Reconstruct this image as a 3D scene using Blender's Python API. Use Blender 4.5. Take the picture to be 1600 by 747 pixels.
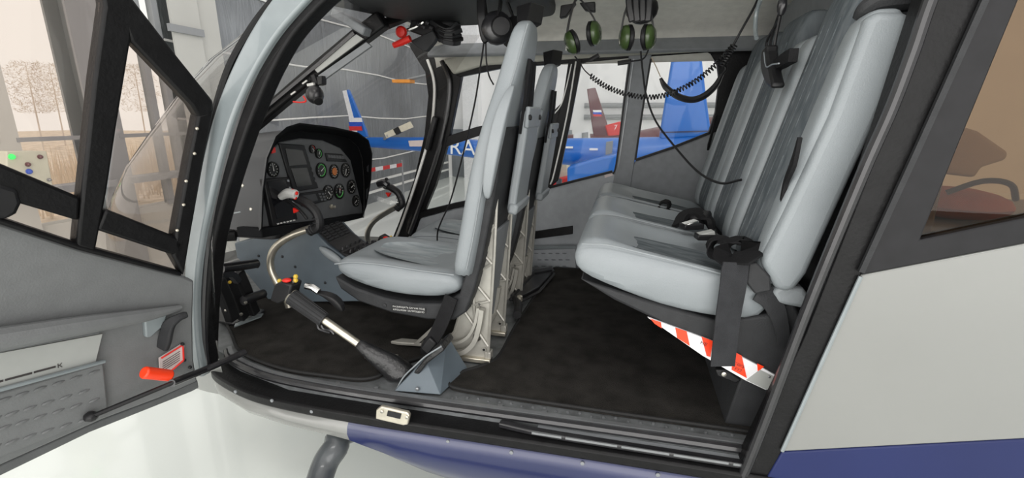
import bpy, math, random
from mathutils import Vector as Vec, Matrix
random.seed(7)
for o in list(bpy.data.objects): bpy.data.objects.remove(o)
scn = bpy.context.scene
COL = scn.collection

# ------------------------------------------------------------------ camera, sky, exposure
CAM = Vec((0, -1.0, .75)); FPX = 735.0
PIT = math.radians(14.7); YAW = math.radians(13.5)
cd = bpy.data.cameras.new('camera'); cam = bpy.data.objects.new('camera', cd); COL.objects.link(cam)
cam.location = CAM; cam.rotation_euler = (math.pi/2 - PIT, 0, YAW)
cd.sensor_width = 36; cd.lens = 36*FPX/1600; cd.clip_start = .01; cd.clip_end = 500
scn.camera = cam
scn.view_settings.view_transform = 'Standard'; scn.view_settings.look = 'None'
scn.view_settings.exposure = 0.30; scn.view_settings.gamma = 1; scn.view_settings.use_curve_mapping = False
w = bpy.data.worlds.new('sky'); scn.world = w; w.use_nodes = True
bg = w.node_tree.nodes['Background']; bg.inputs[0].default_value = (1.0, .97, .94, 1); bg.inputs[1].default_value = .92

def area_light(name, loc, size, sizey, power, rot=(0, 0, 0), color=(1, 1, 1)):
    l = bpy.data.lights.new(name, 'AREA'); l.shape = 'RECTANGLE'; l.size = size; l.size_y = sizey
    l.energy = power; l.color = color
    o = bpy.data.objects.new(name, l); COL.objects.link(o); o.location = loc; o.rotation_euler = rot
    return o
# hangar high bay lighting over and beside the aircraft
area_light('hangar_lamp', (.6, -2.6, 4.2), 2.6, .5, 40, (math.radians(28), 0, 0), (1, .98, .95))
# added soft fill behind the camera, brightens the dim cabin interior
cabin_fill = area_light('cabin_fill_light', (.4, -6.5, 1.3), 11, 3.6, 330, (0, 0, 0), (1, .98, .96))
area_light('hangar_window_daylight', (-3.6, -3.6, 1.5), 5, 3, 90, (0, math.radians(-90), 0), (1, .97, .94))
cabin_fill.rotation_euler = (Vec((-.2, .9, .6))-cabin_fill.location).to_track_quat('-Z', 'Y').to_euler()

# ------------------------------------------------------------------ projection of measured image points onto real planes
FW = Vec((-math.sin(YAW)*math.cos(PIT), math.cos(YAW)*math.cos(PIT), -math.sin(PIT)))
RT = Vec((math.cos(YAW), math.sin(YAW), 0)); UP = RT.cross(FW)
def V(px, py, Y=None, X=None, Z=None, pl=None):
    d = FW + RT*((px-800)/FPX) - UP*((py-373.5)/FPX)
    if Y is not None: t = (Y-CAM.y)/d.y
    elif X is not None: t = (X-CAM.x)/d.x
    elif Z is not None: t = (Z-CAM.z)/d.z
    else: t = (pl[0]-CAM).dot(pl[1])/d.dot(pl[1])
    return CAM + d*t
def VS(pts, **k): return [V(a, b, **k) for a, b in pts]

# ------------------------------------------------------------------ materials
MATS = {}
def mat(name, col, rough=.5, metal=0, noise=.08, nscale=30, bump=0, bscale=120, coat=0, emit=0, spec=.5):
    m = bpy.data.materials.new(name); m.use_nodes = True; nt = m.node_tree; N = nt.nodes; L = nt.links
    b = N['Principled BSDF']; b.inputs['Roughness'].default_value = rough; b.inputs['Metallic'].default_value = metal
    b.inputs['Specular IOR Level'].default_value = spec
    if coat: b.inputs['Coat Weight'].default_value = coat; b.inputs['Coat Roughness'].default_value = .04
    tc = N.new('ShaderNodeTexCoord')
    n = N.new('ShaderNodeTexNoise'); n.inputs['Scale'].default_value = nscale; n.inputs['Detail'].default_value = 4
    L.new(tc.outputs['Object'], n.inputs['Vector'])
    r = N.new('ShaderNodeValToRGB'); lo = 1-noise; hi = 1+noise
    r.color_ramp.elements[0].position = .3; r.color_ramp.elements[1].position = .7
    r.color_ramp.elements[0].color = (col[0]*lo, col[1]*lo, col[2]*lo, 1)
    r.color_ramp.elements[1].color = (min(1, col[0]*hi), min(1, col[1]*hi), min(1, col[2]*hi), 1)
    L.new(n.outputs['Fac'], r.inputs['Fac']); L.new(r.outputs['Color'], b.inputs['Base Color'])
    if bump:
        n2 = N.new('ShaderNodeTexNoise'); n2.inputs['Scale'].default_value = bscale; n2.inputs['Detail'].default_value = 3
        L.new(tc.outputs['Object'], n2.inputs['Vector'])
        bp = N.new('ShaderNodeBump'); bp.inputs['Strength'].default_value = bump; bp.inputs['Distance'].default_value = .01
        L.new(n2.outputs['Fac'], bp.inputs['Height']); L.new(bp.outputs['Normal'], b.inputs['Normal'])
    if emit:
        b.inputs['Emission Color'].default_value = (*col, 1); b.inputs['Emission Strength'].default_value = emit
    MATS[name] = m; return m
def glass(name, tint, refl=1.0, rough=.0):
    m = bpy.data.materials.new(name); m.use_nodes = True; nt = m.node_tree; N = nt.nodes; L = nt.links
    N.remove(N['Principled BSDF'])
    t = N.new('ShaderNodeBsdfTransparent'); t.inputs[0].default_value = (*tint, 1)
    g = N.new('ShaderNodeBsdfGlossy'); g.inputs['Roughness'].default_value = rough
    f = N.new('ShaderNodeLayerWeight'); f.inputs['Blend'].default_value = .5
    pw = N.new('ShaderNodeMath'); pw.operation = 'POWER'; pw.inputs[1].default_value = 4
    mu = N.new('ShaderNodeMath'); mu.operation = 'MULTIPLY_ADD'; mu.inputs[1].default_value = min(.9, .7*refl); mu.inputs[2].default_value = .04*refl
    L.new(f.outputs['Facing'], pw.inputs[0])
    x = N.new('ShaderNodeMixShader')
    L.new(pw.outputs[0], mu.inputs[0]); L.new(mu.outputs[0], x.inputs[0]); L.new(t.outputs[0], x.inputs[1]); L.new(g.outputs[0], x.inputs[2])
    L.new(x.outputs[0], N['Material Output'].inputs[0]); MATS[name] = m; return m
def suede(name, a, b_, scale=(60, 9, 9)):
    m = bpy.data.materials.new(name); m.use_nodes = True; nt = m.node_tree; N = nt.nodes; L = nt.links
    b = N['Principled BSDF']; b.inputs['Roughness'].default_value = .9; b.inputs['Specular IOR Level'].default_value = .15
    tc = N.new('ShaderNodeTexCoord'); mp = N.new('ShaderNodeMapping'); mp.inputs['Scale'].default_value = scale
    n = N.new('ShaderNodeTexNoise'); n.inputs['Scale'].default_value = 1; n.inputs['Detail'].default_value = 5; n.inputs['Distortion'].default_value = .6
    r = N.new('ShaderNodeValToRGB'); r.color_ramp.elements[0].position = .35; r.color_ramp.elements[1].position = .68
    r.color_ramp.elements[0].color = (*a, 1); r.color_ramp.elements[1].color = (*b_, 1)
    L.new(tc.outputs['Object'], mp.inputs['Vector']); L.new(mp.outputs[0], n.inputs['Vector'])
    L.new(n.outputs['Fac'], r.inputs['Fac']); L.new(r.outputs[0], b.inputs['Base Color'])
    bp = N.new('ShaderNodeBump'); bp.inputs['Strength'].default_value = .35; bp.inputs['Distance'].default_value = .004
    L.new(n.outputs['Fac'], bp.inputs['Height']); L.new(bp.outputs[0], b.inputs['Normal'])
    MATS[name] = m; return m

mat('leather', (.222, .245, .258), .42, noise=.05, nscale=8, bump=.12, bscale=350)
mat('leather_shaded', (.24, .262, .275), .45, noise=.06, nscale=8, bump=.12, bscale=350)  # copy of leather for shaded parts, tone shifted for the light there
suede('suede', (.075, .088, .098), (.135, .15, .16), (14, 60, 14))
suede('suede_front', (.20, .228, .24), (.32, .348, .36), (8, 60, 60))
suede('suede_seat', (.075, .088, .096), (.15, .168, .178), (8, 60, 60))
mat('black', (.011, .011, .012), .45, noise=.2, spec=.35)
mat('black_satin', (.016, .016, .018), .3, noise=.2, coat=.2)
mat('shell', (.026, .027, .029), .6, noise=.15, bump=.15, bscale=300, spec=.3)
mat('rubber', (.006, .006, .0065), .45, noise=.25, bump=.1, spec=.22)
mat('carpet', (.030, .028, .0255), .95, noise=.35, nscale=14, bump=.6, bscale=420, spec=.1)
mat('carpet_edge', (.008, .008, .008), .8, noise=.2)
mat('white_metal', (.36, .35, .315), .4, metal=.3, noise=.08)
mat('grey_paint', (.092, .116, .136), .45, noise=.1, nscale=12)
mat('floor_metal', (.17, .18, .185), .4, metal=.3, noise=.3, nscale=25)
mat('silver', (.21, .24, .25), .28, noise=.04, coat=.4)
mat('headliner', (.74, .73, .68), .7, noise=.06, bump=.1)
mat('rail_paint', (.42, .42, .37), .6, noise=.06)
mat('liner', (.33, .35, .37), .6, noise=.06, bump=.08, bscale=200)
mat('liner_dark', (.20, .213, .225), .6, noise=.08)
mat('door_trim', (.155, .161, .163), .55, noise=.05, bump=.1, bscale=250)
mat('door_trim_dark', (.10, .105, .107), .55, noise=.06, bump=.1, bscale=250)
mat('paper', (.36, .37, .355), .6, noise=.03)
mat('placard', (.66, .57, .55), .5, noise=.03)
mat('ink', (.03, .025, .025), .6)
mat('body_white', (.195, .20, .19), .25, noise=.03, nscale=3, coat=.6)
mat('body_blue', (.012, .018, .075), .28, noise=.08, nscale=3, coat=.45)
mat('stripe_blue', (.014, .021, .085), .4, noise=.08, nscale=3, spec=.25)
mat('chrome', (.72, .72, .70), .22, metal=1, noise=.05)
mat('steel', (.50, .48, .43), .3, metal=.9, noise=.12)
mat('nickel', (.60, .56, .47), .3, metal=.8, noise=.15)
mat('rivet', (.26, .27, .28), .35, metal=.6)
mat('red', (.72, .02, .012), .4, noise=.05)
mat('orange_red', (.95, .055, .012), .35, noise=.04)
mat('yellow', (.62, .42, .04), .4)
mat('orange', (.85, .33, .05), .5)
mat('green_cup', (.045, .078, .022), .35, noise=.15, coat=.3)
mat('panel_grey', (.115, .12, .125), .55, noise=.08)
mat('hood_black', (.007, .0075, .0085), .75, noise=.15, bump=.1, spec=.12)
mat('hood_side', (.055, .057, .061), .4, noise=.1, nscale=10)
mat('screen', (.006, .006, .008), .15)
mat('dial', (.006, .006, .006), .4)
mat('dial_white', (.62, .62, .6), .5)
mat('dial_green', (.08, .45, .09), .5)
mat('dial_orange', (.55, .17, .04), .5)
mat('webbing', (.010, .010, .011), .75, noise=.2, bump=.4, bscale=500, spec=.2)
mat('webbing_grey', (.030, .031, .034), .75, noise=.15, bump=.4, bscale=500, spec=.2)
mat('gaiter', (.014, .014, .015), .33, noise=.3, bump=.35, bscale=60)
mat('tube_grey', (.055, .062, .067), .35, noise=.1, coat=.3)
mat('heli_blue', (.006, .125, .50), .35, noise=.06, nscale=3, coat=.25)
mat('heli_white', (.8, .8, .82), .4)
mat('heli_red', (.085, .006, .013), .35, noise=.08, coat=.4)
mat('heli_brightred', (.62, .03, .03), .4)
mat('flag_blue', (.02, .08, .5), .5)
mat('blade_grey', (.30, .31, .32), .5)
mat('blade_cream', (.62, .58, .47), .5)
mat('wall_white', (.80, .80, .81), .7, noise=.03, nscale=2)
mat('column_paint', (.50, .50, .47), .5, noise=.04, nscale=3)
mat('column_grey', (.27, .28, .29), .5, noise=.05, nscale=3)
mat('box_paint', (.55, .56, .46), .5, noise=.03)
mat('led', (.03, .75, .12), .3, emit=.8)
mat('field', (.72, .62, .50), 1, noise=.35, nscale=2.5)
mat('haze_twig', (.70, .64, .58), 1, noise=.1, nscale=1)  # twigs bleached pale, distance haze put into the colour
mat('reed', (.76, .66, .54), 1, noise=.2, nscale=3)
mat('cord_white', (.8, .8, .78), .5)
mat('bag_orange', (.75, .16, .04), .6, noise=.1)
mat('tan', (.42, .34, .24), .6, noise=.05)
glass('glass', (.95, .96, .95), .2)
glass('plexi', (.86, .85, .84), 1.3)
glass('door_pane', (.95, .90, .87), .8)
glass('tint', (.50, .40, .29), .5)
mat('trim_black', (.010, .010, .0115), .45, noise=.2, spec=.25)

def hangar_floor_mat():
    m = mat('hangar_floor', (.84, .88, .84), .14, noise=.04, nscale=.7, coat=.5)
    return m
hangar_floor_mat()
def sheet_mat():
    m = mat('sheeting', (.23, .245, .26), .3, metal=.55, noise=.35, nscale=.8)
    nt = m.node_tree; N = nt.nodes; L = nt.links; b = N['Principled BSDF']
    tc = N.new('ShaderNodeTexCoord'); mp = N.new('ShaderNodeMapping'); mp.inputs['Scale'].default_value = (1, 3.2, .5)
    n = N.new('ShaderNodeTexNoise'); n.inputs['Scale'].default_value = 2.2; n.inputs['Detail'].default_value = 6; n.inputs['Distortion'].default_value = 1.0
    bp = N.new('ShaderNodeBump'); bp.inputs['Strength'].default_value = .6; bp.inputs['Distance'].default_value = .06
    L.new(tc.outputs['Object'], mp.inputs[0]); L.new(mp.outputs[0], n.inputs['Vector']); L.new(n.outputs['Fac'], bp.inputs['Height']); L.new(bp.outputs[0], b.inputs['Normal'])
sheet_mat()

# ------------------------------------------------------------------ mesh builder
ORG = {}
def catmull(pts, k=6):
    P = [Vec(p) for p in pts]
    if len(P) < 3: return P
    out = []
    for i in range(len(P)-1):
        p0 = P[i-1] if i else P[0]*2-P[1]; p1 = P[i]; p2 = P[i+1]; p3 = P[i+2] if i+2 < len(P) else P[-1]*2-P[-2]
        for j in range(k):
            t = j/k
            out.append(.5*((2*p1)+(p2-p0)*t+(2*p0-5*p1+4*p2-p3)*t*t+(3*p1-p0-3*p2+p3)*t**3))
    out.append(P[-1]); return out
class MB:
    def __init__(s): s.v = []; s.f = []; s.mi = []; s.cur = 0
    def add(s, vs, fs):
        b = len(s.v); s.v += [Vec(x) for x in vs]
        for f in fs: s.f.append([i+b for i in f]); s.mi.append(s.cur)
        return s
    def box(s, c, size, rot=None):
        x, y, z = [a/2 for a in size]; c = Vec(c)
        vs = [Vec(p) for p in ((-x,-y,-z),(x,-y,-z),(x,y,-z),(-x,y,-z),(-x,-y,z),(x,-y,z),(x,y,z),(-x,y,z))]
        if rot is not None: vs = [rot @ p for p in vs]
        return s.add([c+p for p in vs], [(3,2,1,0),(4,5,6,7),(0,1,5,4),(1,2,6,5),(2,3,7,6),(3,0,4,7)])
    def prism(s, pts, off):
        pts = [Vec(p) for p in pts]; off = Vec(off); n = len(pts)
        nn = Vec((0,0,0))
        for i in range(n): nn += pts[i].cross(pts[(i+1) % n])
        if nn.dot(off) > 0: pts = pts[::-1]
        fs = [list(range(n)), list(range(2*n-1, n-1, -1))]
        fs += [(i, n+i, n+(i+1) % n, (i+1) % n)[::-1] if False else ((i+1) % n, i, n+i, n+(i+1) % n) for i in range(n)]
        return s.add(pts+[p+off for p in pts], fs)
    def tube(s, pts, r, n=8, k=0, cap=True, flat=None):
        P = catmull(pts, k) if k else [Vec(p) for p in pts]
        m = len(P)
        if isinstance(r, (list, tuple)):
            q = len(r)-1; R = []
            for i in range(m):
                t = i/(m-1)*q; a = min(int(t), q-1) if q else 0; R.append(r[a]+(r[min(a+1, q)]-r[a])*(t-a))
        else: R = [r]*m
        T = [((P[min(i+1, m-1)]-P[max(i-1, 0)])).normalized() for i in range(m)]
        ref = Vec((0,0,1)) if abs(T[0].z) < .9 else Vec((1,0,0))
        u = T[0].cross(ref).normalized(); vs = []
        for i in range(m):
            u = (u - T[i]*u.dot(T[i])).normalized(); w_ = T[i].cross(u)
            for j in range(n):
                a = 2*math.pi*j/n; vs.append(P[i]+(u*math.cos(a)+w_*math.sin(a))*R[i])
        fs = [(i*n+j, i*n+(j+1) % n, (i+1)*n+(j+1) % n, (i+1)*n+j) for i in range(m-1) for j in range(n)]
        if cap: fs += [tuple(range(n-1, -1, -1)), tuple(range((m-1)*n, m*n))]
        return s.add(vs, fs)
    def ribbon(s, pts, side, wd, th, k=0):
        """sweep a rectangle: width along side (vector or list of vectors), thickness across"""
        P = catmull(pts, k) if k else [Vec(p) for p in pts]; m = len(P)
        def get(a, i):
            if isinstance(a, list):
                q = len(a)-1; t = i/(m-1)*q; b = min(int(t), q-1); return a[b]+(a[b+1]-a[b])*(t-b)
            return a
        vs = []
        for i in range(m):
            T = (P[min(i+1, m-1)]-P[max(i-1, 0)]).normalized()
            sd = Vec(get(side, i)) if side is not None else Vec((0,1,0)).cross(T)
            sd = (sd-T*sd.dot(T)).normalized(); nm = T.cross(sd)
            a = sd*get(wd, i)/2; b = nm*get(th, i)/2
            vs += [P[i]-a-b, P[i]+a-b, P[i]+a+b, P[i]-a+b]
        fs = [(i*4+j, i*4+(j+1) % 4, i*4+4+(j+1) % 4, i*4+4+j) for i in range(m-1) for j in range(4)]
        fs += [(3,2,1,0), (m*4-4, m*4-3, m*4-2, m*4-1)]
        return s.add(vs, fs)
    def loft(s, rings, cap=True, close=True):
        n = len(rings[0]); vs = [p for r in rings for p in r]; m = len(rings)
        fs = [(i*n+j, i*n+(j+1) % n, (i+1)*n+(j+1) % n, (i+1)*n+j) for i in range(m-1) for j in range(n if close else n-1)]
        if cap and close: fs += [tuple(range(n-1, -1, -1)), tuple(range((m-1)*n, m*n))]
        return s.add(vs, fs)
    def lathe(s, o, ax, prof, n=16):
        o = Vec(o); ax = Vec(ax).normalized(); ref = Vec((0,0,1)) if abs(ax.z) < .9 else Vec((1,0,0))
        u = ax.cross(ref).normalized(); w_ = ax.cross(u)
        rings = [[o+ax*h+(u*math.cos(2*math.pi*j/n)+w_*math.sin(2*math.pi*j/n))*max(r, 1e-5) for j in range(n)] for r, h in prof]
        return s.loft(rings)
    def ball(s, c, r, n=12, m=7, rot=None):
        c = Vec(c); rings = []
        for i in range(m+1):
            a = math.pi*i/m; z = -math.cos(a); q = max(math.sin(a), 1e-3); ring = []
            for j in range(n):
                p = Vec((r[0]*q*math.cos(2*math.pi*j/n), r[1]*q*math.sin(2*math.pi*j/n), r[2]*z))
                ring.append(c+(rot @ p if rot is not None else p))
            rings.append(ring)
        return s.loft(rings)
    def build(s, name, m, parent=None, smooth=35, bevel=0, seg=2, sub=0, org=None):
        me = bpy.data.meshes.new(name); og = Vec((0,0,0))
        if parent is not None: og = ORG[parent.name]
        elif org is not None: og = Vec(org)
        me.from_pydata([v-og for v in s.v], [], s.f)
        ms = m if isinstance(m, list) else [m]
        for q in ms: me.materials.append(MATS[q])
        if len(ms) > 1:
            for p, i in zip(me.polygons, s.mi): p.material_index = i
        if smooth:
            for p in me.polygons: p.use_smooth = True
            me.set_sharp_from_angle(angle=math.radians(smooth))
        o = bpy.data.objects.new(name, me); COL.objects.link(o)
        if parent is not None: o.parent = parent
        else: o.location = og
        ORG[o.name] = og
        if bevel:
            b = o.modifiers.new('bevel', 'BEVEL'); b.width = bevel; b.segments = seg; b.limit_method = 'ANGLE'; b.angle_limit = math.radians(40)
        if sub:
            u = o.modifiers.new('sub', 'SUBSURF'); u.levels = sub; u.render_levels = sub
        return o
def tag(o, label, cat=None, group=None, kind=None):
    if label: o['label'] = label
    if cat: o['category'] = cat
    if group: o['group'] = group
    if kind: o['kind'] = kind
    return o
def empty(name, loc, label, cat, group=None):
    o = bpy.data.objects.new(name, None); COL.objects.link(o); o.location = loc; o.empty_display_size = .05
    ORG[o.name] = Vec(loc); return tag(o, label, cat, group)
def struct(o): o['kind'] = 'structure'; return o
def copy_tree(root, loc):
    c = root.copy(); COL.objects.link(c); c.location = loc
    def rec(a, b):
        for ch in a.children:
            d = ch.copy(); COL.objects.link(d); d.parent = b; rec(ch, d)
    rec(root, c); return c
def scatter(name, proto_mb, m, parent, locs, rot=None, smooth=35):
    """alike little pieces that share one mesh"""
    og = ORG[parent.name]; o0 = None
    for i, p in enumerate(locs):
        if o0 is None:
            o0 = proto_mb.build(name, m, None, smooth); o = o0
        else:
            o = bpy.data.objects.new(name, o0.data); COL.objects.link(o)
        o.parent = parent; o.location = Vec(p)-og
        if rot is not None: o.rotation_euler = rot
        ORG[o.name] = Vec(p)
def text(s, name, m, parent, origin, xdir, ydir, height, width=None, align='CENTER'):
    """flat print: characters as a thin mesh on a surface"""
    c = bpy.data.curves.new(name, 'FONT'); c.body = s; c.align_x = align; c.align_y = 'CENTER'; c.size = 1
    t = bpy.data.objects.new(name, c); COL.objects.link(t)
    dg = bpy.context.evaluated_depsgraph_get(); me = bpy.data.meshes.new_from_object(t.evaluated_get(dg))
    bpy.data.objects.remove(t); me.name = name
    xs = [v.co.x for v in me.vertices]; ys = [v.co.y for v in me.vertices]
    if not xs: return None
    sy = height/max(max(ys)-min(ys), 1e-6); sx = sy
    if width: sx = width/max(max(xs)-min(xs), 1e-6)
    cx = (max(xs)+min(xs))/2; cy = (max(ys)+min(ys))/2
    xd = Vec(xdir).normalized(); yd = Vec(ydir); yd = (yd-xd*yd.dot(xd)).normalized(); og = ORG[parent.name]
    for v in me.vertices: v.co = Vec(origin)-og+xd*((v.co.x-cx)*sx)+yd*((v.co.y-cy)*sy)
    me.materials.clear(); me.materials.append(MATS[m])
    o = bpy.data.objects.new(name, me); COL.objects.link(o); o.parent = parent; ORG[o.name] = og; return o

GZ = -.60          # hangar ground
# ================================================================== HANGAR
struct(MB().add([(-4.2,-14,GZ),(14,-14,GZ),(14,12,GZ),(-4.2,12,GZ)], [(0,1,2,3)]).build('floor', 'hangar_floor'))
WX = -3.9
# dark sheeted wall running away on the left, plain white end wall
ws = tag(MB().box((WX-.05, 5.8, 2.2), (.1, 6.6, 5.6)).build('wall_left', 'sheeting'), None); struct(ws)
struct(MB().box((4, 9.3, 2.2), (16, .15, 5.6)).build('wall_back', 'wall_white'))
MB().box((-2.5, 9.2, -.07), (2.7, .04, 1.05)).build('wall_sheet', 'sheeting', bpy.data.objects['wall_back'])
for i, z in enumerate((2.55, 1.95, 1.35, .72, .1)):
    cordm = MB(); cordm.tube([(WX+.012, 2.5+.9*q, z+.03*math.sin(q*1.7+i)) for q in range(8)], .011, 6)
    tag(cordm.build('wall_cord', 'cord_white', ws), None)
for i, z in enumerate((-.26, -.42)):
    MB().box((WX+.02, 5.8, z), (.03, 6.4, .035)).build('wall_rail', 'cord_white', ws)
# red and white barrier tape in front of the sheeting
bt = empty('barrier_tape', (-3.5, 5, GZ), 'red and white barrier tape stretched low along the dark sheeted wall', 'tape')
N_ = 16
for i in range(N_):
    y0 = 2.6+i*.22
    MB().box((-3.55, y0+.11, -.02+.02*math.cos((i-8)/4)), (.01, .22, .055)).build('red_stripe' if i % 2 else 'white_stripe', 'heli_brightred' if i % 2 else 'heli_white', bt)
for y in (2.6, 6.1):
    MB().tube([(-3.55, y, GZ), (-3.55, y, .05)], .015, 8).build('post', 'column_grey', bt)
# window wall on the left: columns, mullions, panes
struct(MB().box((WX-.05, -3.6, -.3), (.12, 12.2, .62)).build('wall_front', 'column_paint'))
def column(y0, y1, name, m, xx=WX):
    MB().box((xx, (y0+y1)/2, 2.2), (.16, y1-y0, 5.6)).build(name, m)
def ycol(px, py): return V(px, py, X=WX+.08).y
cols = [(0, 40, 200, 'column_grey'), (136, 176, 150, 'column_grey'), (260, 330, 60, 'column_paint'), (322, 352, 60, 'column_grey')]
cl = empty('hangar_column', (WX, ycol(158, 200), GZ), 'grey steel column between the big hangar windows', 'column')
a, b = ycol(150, 200), ycol(198, 200)
MB().box((WX+.03, (a+b)/2, 2.1), (.02, b-a, 5.4)).build('flange', 'column_grey', cl)
MB().box((WX-.08, (a+b)/2, 2.1), (.2, .03, 5.4)).build('web', 'column_grey', cl)
MB().box((WX-.17, (a+b)/2, 2.1), (.02, b-a, 5.4)).build('flange', 'column_grey', cl)
cl = empty('hangar_column', (WX, ycol(300, 60), GZ), 'broad cream painted steel column where the dark sheeting begins', 'column')
a, b = ycol(268, 60), ycol(312, 60)
MB().box((WX+.1, (a+b)/2, 2.1), (.02, b-a, 5.4)).build('flange', 'column_paint', cl)
MB().box((WX-.02, (a+b)/2+.04, 2.1), (.24, .03, 5.4)).build('web', 'column_paint', cl)
a2, b2 = ycol(312, 60), ycol(346, 60)
MB().box((WX+.02, (a2+b2)/2, 2.1), (.1, b2-a2, 5.4)).build('casing', 'column_paint', cl)
MB().box((WX+.12, (a+b)/2-.02, V(290, 48, X=WX+.1).z), (.03, .34, .06)).build('bracket', 'column_grey', cl)
cl = empty('hangar_column', (WX, ycol(10, 200), GZ), 'pale steel column at the left edge behind the control box', 'column')
a, b = ycol(-45, 180), ycol(28, 180)
MB().box((WX+.03, (a+b)/2, 2.1), (.02, b-a, 5.4)).build('flange', 'column_paint', cl)
MB().box((WX-.06, (a+b)/2+.1, 2.1), (.16, .05, 5.4)).build('web', 'column_grey', cl)
for n, (p0, p1) in enumerate(((-700, 0), (28, 160), (190, 300))):
    ya, yb = ycol(p0, 200) if p0 > -300 else -6.5, ycol(p1, 200)
    wn = struct(empty('window_%d' % (n+1), (WX, (ya+yb)/2, 0), None, None))
    MB().box((WX, (ya+yb)/2, 2.45), (.012, yb-ya, 4.9)).build('window_pane', 'glass', wn)
    z = V(90, 216, X=WX).z
    MB().box((WX+.02, (ya+yb)/2, z), (.05, yb-ya, .028)).build('window_bar', 'column_grey', wn)
    MB().box((WX+.05, (ya+yb)/2, V(90, 294, X=WX).z), (.14, yb-ya, .05)).build('window_sill', 'column_grey', wn)
    if n == 2:
        for q in (.55, .8): MB().box((WX+.01, ya+(yb-ya)*q, 2.4), (.06, .05, 4.8)).build('window_frame', 'column_grey', wn)
# outside
tag(MB().add([(-60,-40,GZ-.2),(-4.0,-40,GZ-.2),(-4.0,40,GZ-.2),(-60,40,GZ-.2)], [(0,1,2,3)]).build('field', 'field'), None, kind='structure')
rm = MB()
for i in range(4000):
    x = random.uniform(-15, -8.5); y = random.uniform(-5, 16); h = random.uniform(.45, 1.0); l = random.uniform(-.1, .1)
    rm.add([(x, y, GZ-.2), (x, y+.03, GZ-.2), (x, y+.015+l, GZ-.2+h)], [(0,1,2)])
tag(rm.build('dry_reeds', 'reed', None, 0), 'pale dry reeds standing outside the hangar windows', 'reeds', kind='stuff')
def tree(x, y, h, label):
    r = empty('tree', (x, y, GZ-.2), label, 'tree', 'hazy trees beyond the hangar windows')
    t = MB(); t.tube([(x, y, GZ-.2), (x+.1, y, h*.5), (x, y+.1, h)], [.035, .03, .01], 6).build('trunk', 'haze_twig', r)
    c = MB()
    for i in range(2200):
        a = random.uniform(0, 6.28); q = random.random()**.5*h*.42; zz = random.uniform(.28, 1)*h; sc = max(.2, 1-abs(zz/h-.6)*1.6)
        p = Vec((x+q*sc*math.cos(a), y+q*sc*math.sin(a), zz)); s = random.uniform(.06, .22)
        d1 = Vec((random.uniform(-1, 1), random.uniform(-1, 1), random.uniform(-.3, 1)))*s; d2 = Vec((random.uniform(-1, 1), random.uniform(-1, 1), random.uniform(-1, 1)))*s*.16
        c.add([p, p+d1, p+d2], [(0,1,2)])
    tag(c.build('foliage', 'haze_twig', r, 0), None, kind='stuff')
tree(-26, 15.3, 3.0, 'hazy bare tree seen through the window above the control box')
tree(-29, 18.2, 3.3, 'hazy bare tree in the middle of the wide hangar window')
tree(-26, 17.3, 3.4, 'hazy bare tree partly hidden by the door window bar')
tree(-26, 20.2, 3.4, 'hazy bare tree seen through the small triangular door pane')
# control box
cb = empty('control_box', (WX+.25, 0, .2), 'cream wall control box with a green lamp and red buttons', 'control box')
q = VS([(10, 236), (73, 236), (84, 296), (12, 296)], X=WX+.35)
MB().prism(q, (-.14, 0, 0)).build('housing', 'box_paint', cb, bevel=.006)
for (px, py, m, nm, rr) in ((18, 245, 'led', 'green_lamp', .012), (62, 245, 'heli_red', 'button', .010), (43, 257, 'heli_red', 'button', .010), (45, 268, 'flag_blue', 'button', .012), (76, 281, 'rivet', 'button', .008)):
    MB().lathe(V(px, py, X=WX+.35), (1, 0, 0), [(rr*1.4, -.002), (rr*1.4, .005), (rr, .007), (rr, .016), (rr*.5, .02)], 14).build(nm, m, cb)

# ================================================================== PARKED HELICOPTERS BEHIND
def section(cx, cy, cz, ry, rz, n=14):
    return [Vec((cx, cy+ry*math.cos(2*math.pi*j/n), cz+rz*math.sin(2*math.pi*j/n))) for j in range(n)]
def flag(parent, px0, py0, px1, py1, Y, names=('heli_white', 'flag_blue', 'heli_brightred')):
    for i, m in enumerate(names):
        ya = py0+(py1-py0)*i/3; yb = py0+(py1-py0)*(i+1)/3
        MB().prism(VS([(px0, ya), (px1, ya), (px1+1.5, yb), (px0+1.5, yb)], Y=Y), (0, -.006, 0)).build('flag_stripe', m, parent)
# A: slim blue tail boom with upright fin, seen through the windscreen
YA = 5.0
ha = empty('parked_helicopter', (-2.2, YA, GZ), 'blue helicopter with slim tail boom and flag on its fin, seen through the windscreen', 'helicopter')
p0 = V(566, 222, Y=YA); p1 = V(670, 226, Y=YA); p2 = V(800, 238, Y=YA)
MB().loft([section(p0.x, YA, p0.z, .03, .035), section(p0.x+.12, YA, p0.z, .07, .07), section(p1.x, YA, p1.z, .1, .1), section(p2.x, YA, p2.z, .13, .14)]).build('tail_boom', 'heli_blue', ha)
MB().prism(VS([(536, 142), (544, 140), (571, 203), (574, 214), (556, 216), (551, 205)], Y=YA), (0, .05, 0)).build('fin', 'heli_blue', ha, bevel=.008)
MB().prism(VS([(535, 142), (541, 141), (558, 205), (554, 216), (551, 208)], Y=YA-.008), (0, .012, 0)).build('fin_stripe', 'heli_white', ha)
flag(ha, 545, 184, 565, 204, YA-.012)
MB().prism(VS([(638, 220), (662, 219), (662, 229), (640, 229)], Y=YA-.125), (0, .02, 0)).build('decal', 'placard', ha)
text('RA-', 'registration', 'heli_white', ha, V(728, 230, Y=YA-.15), (1, 0, -.03), (0, 0, 1), .19, .42)
MB().prism(VS([(600, 208), (640, 190), (645, 199), (604, 216)], Y=YA-.3), (0, .03, 0)).build('tail_rotor', 'blade_cream', ha)
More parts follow.
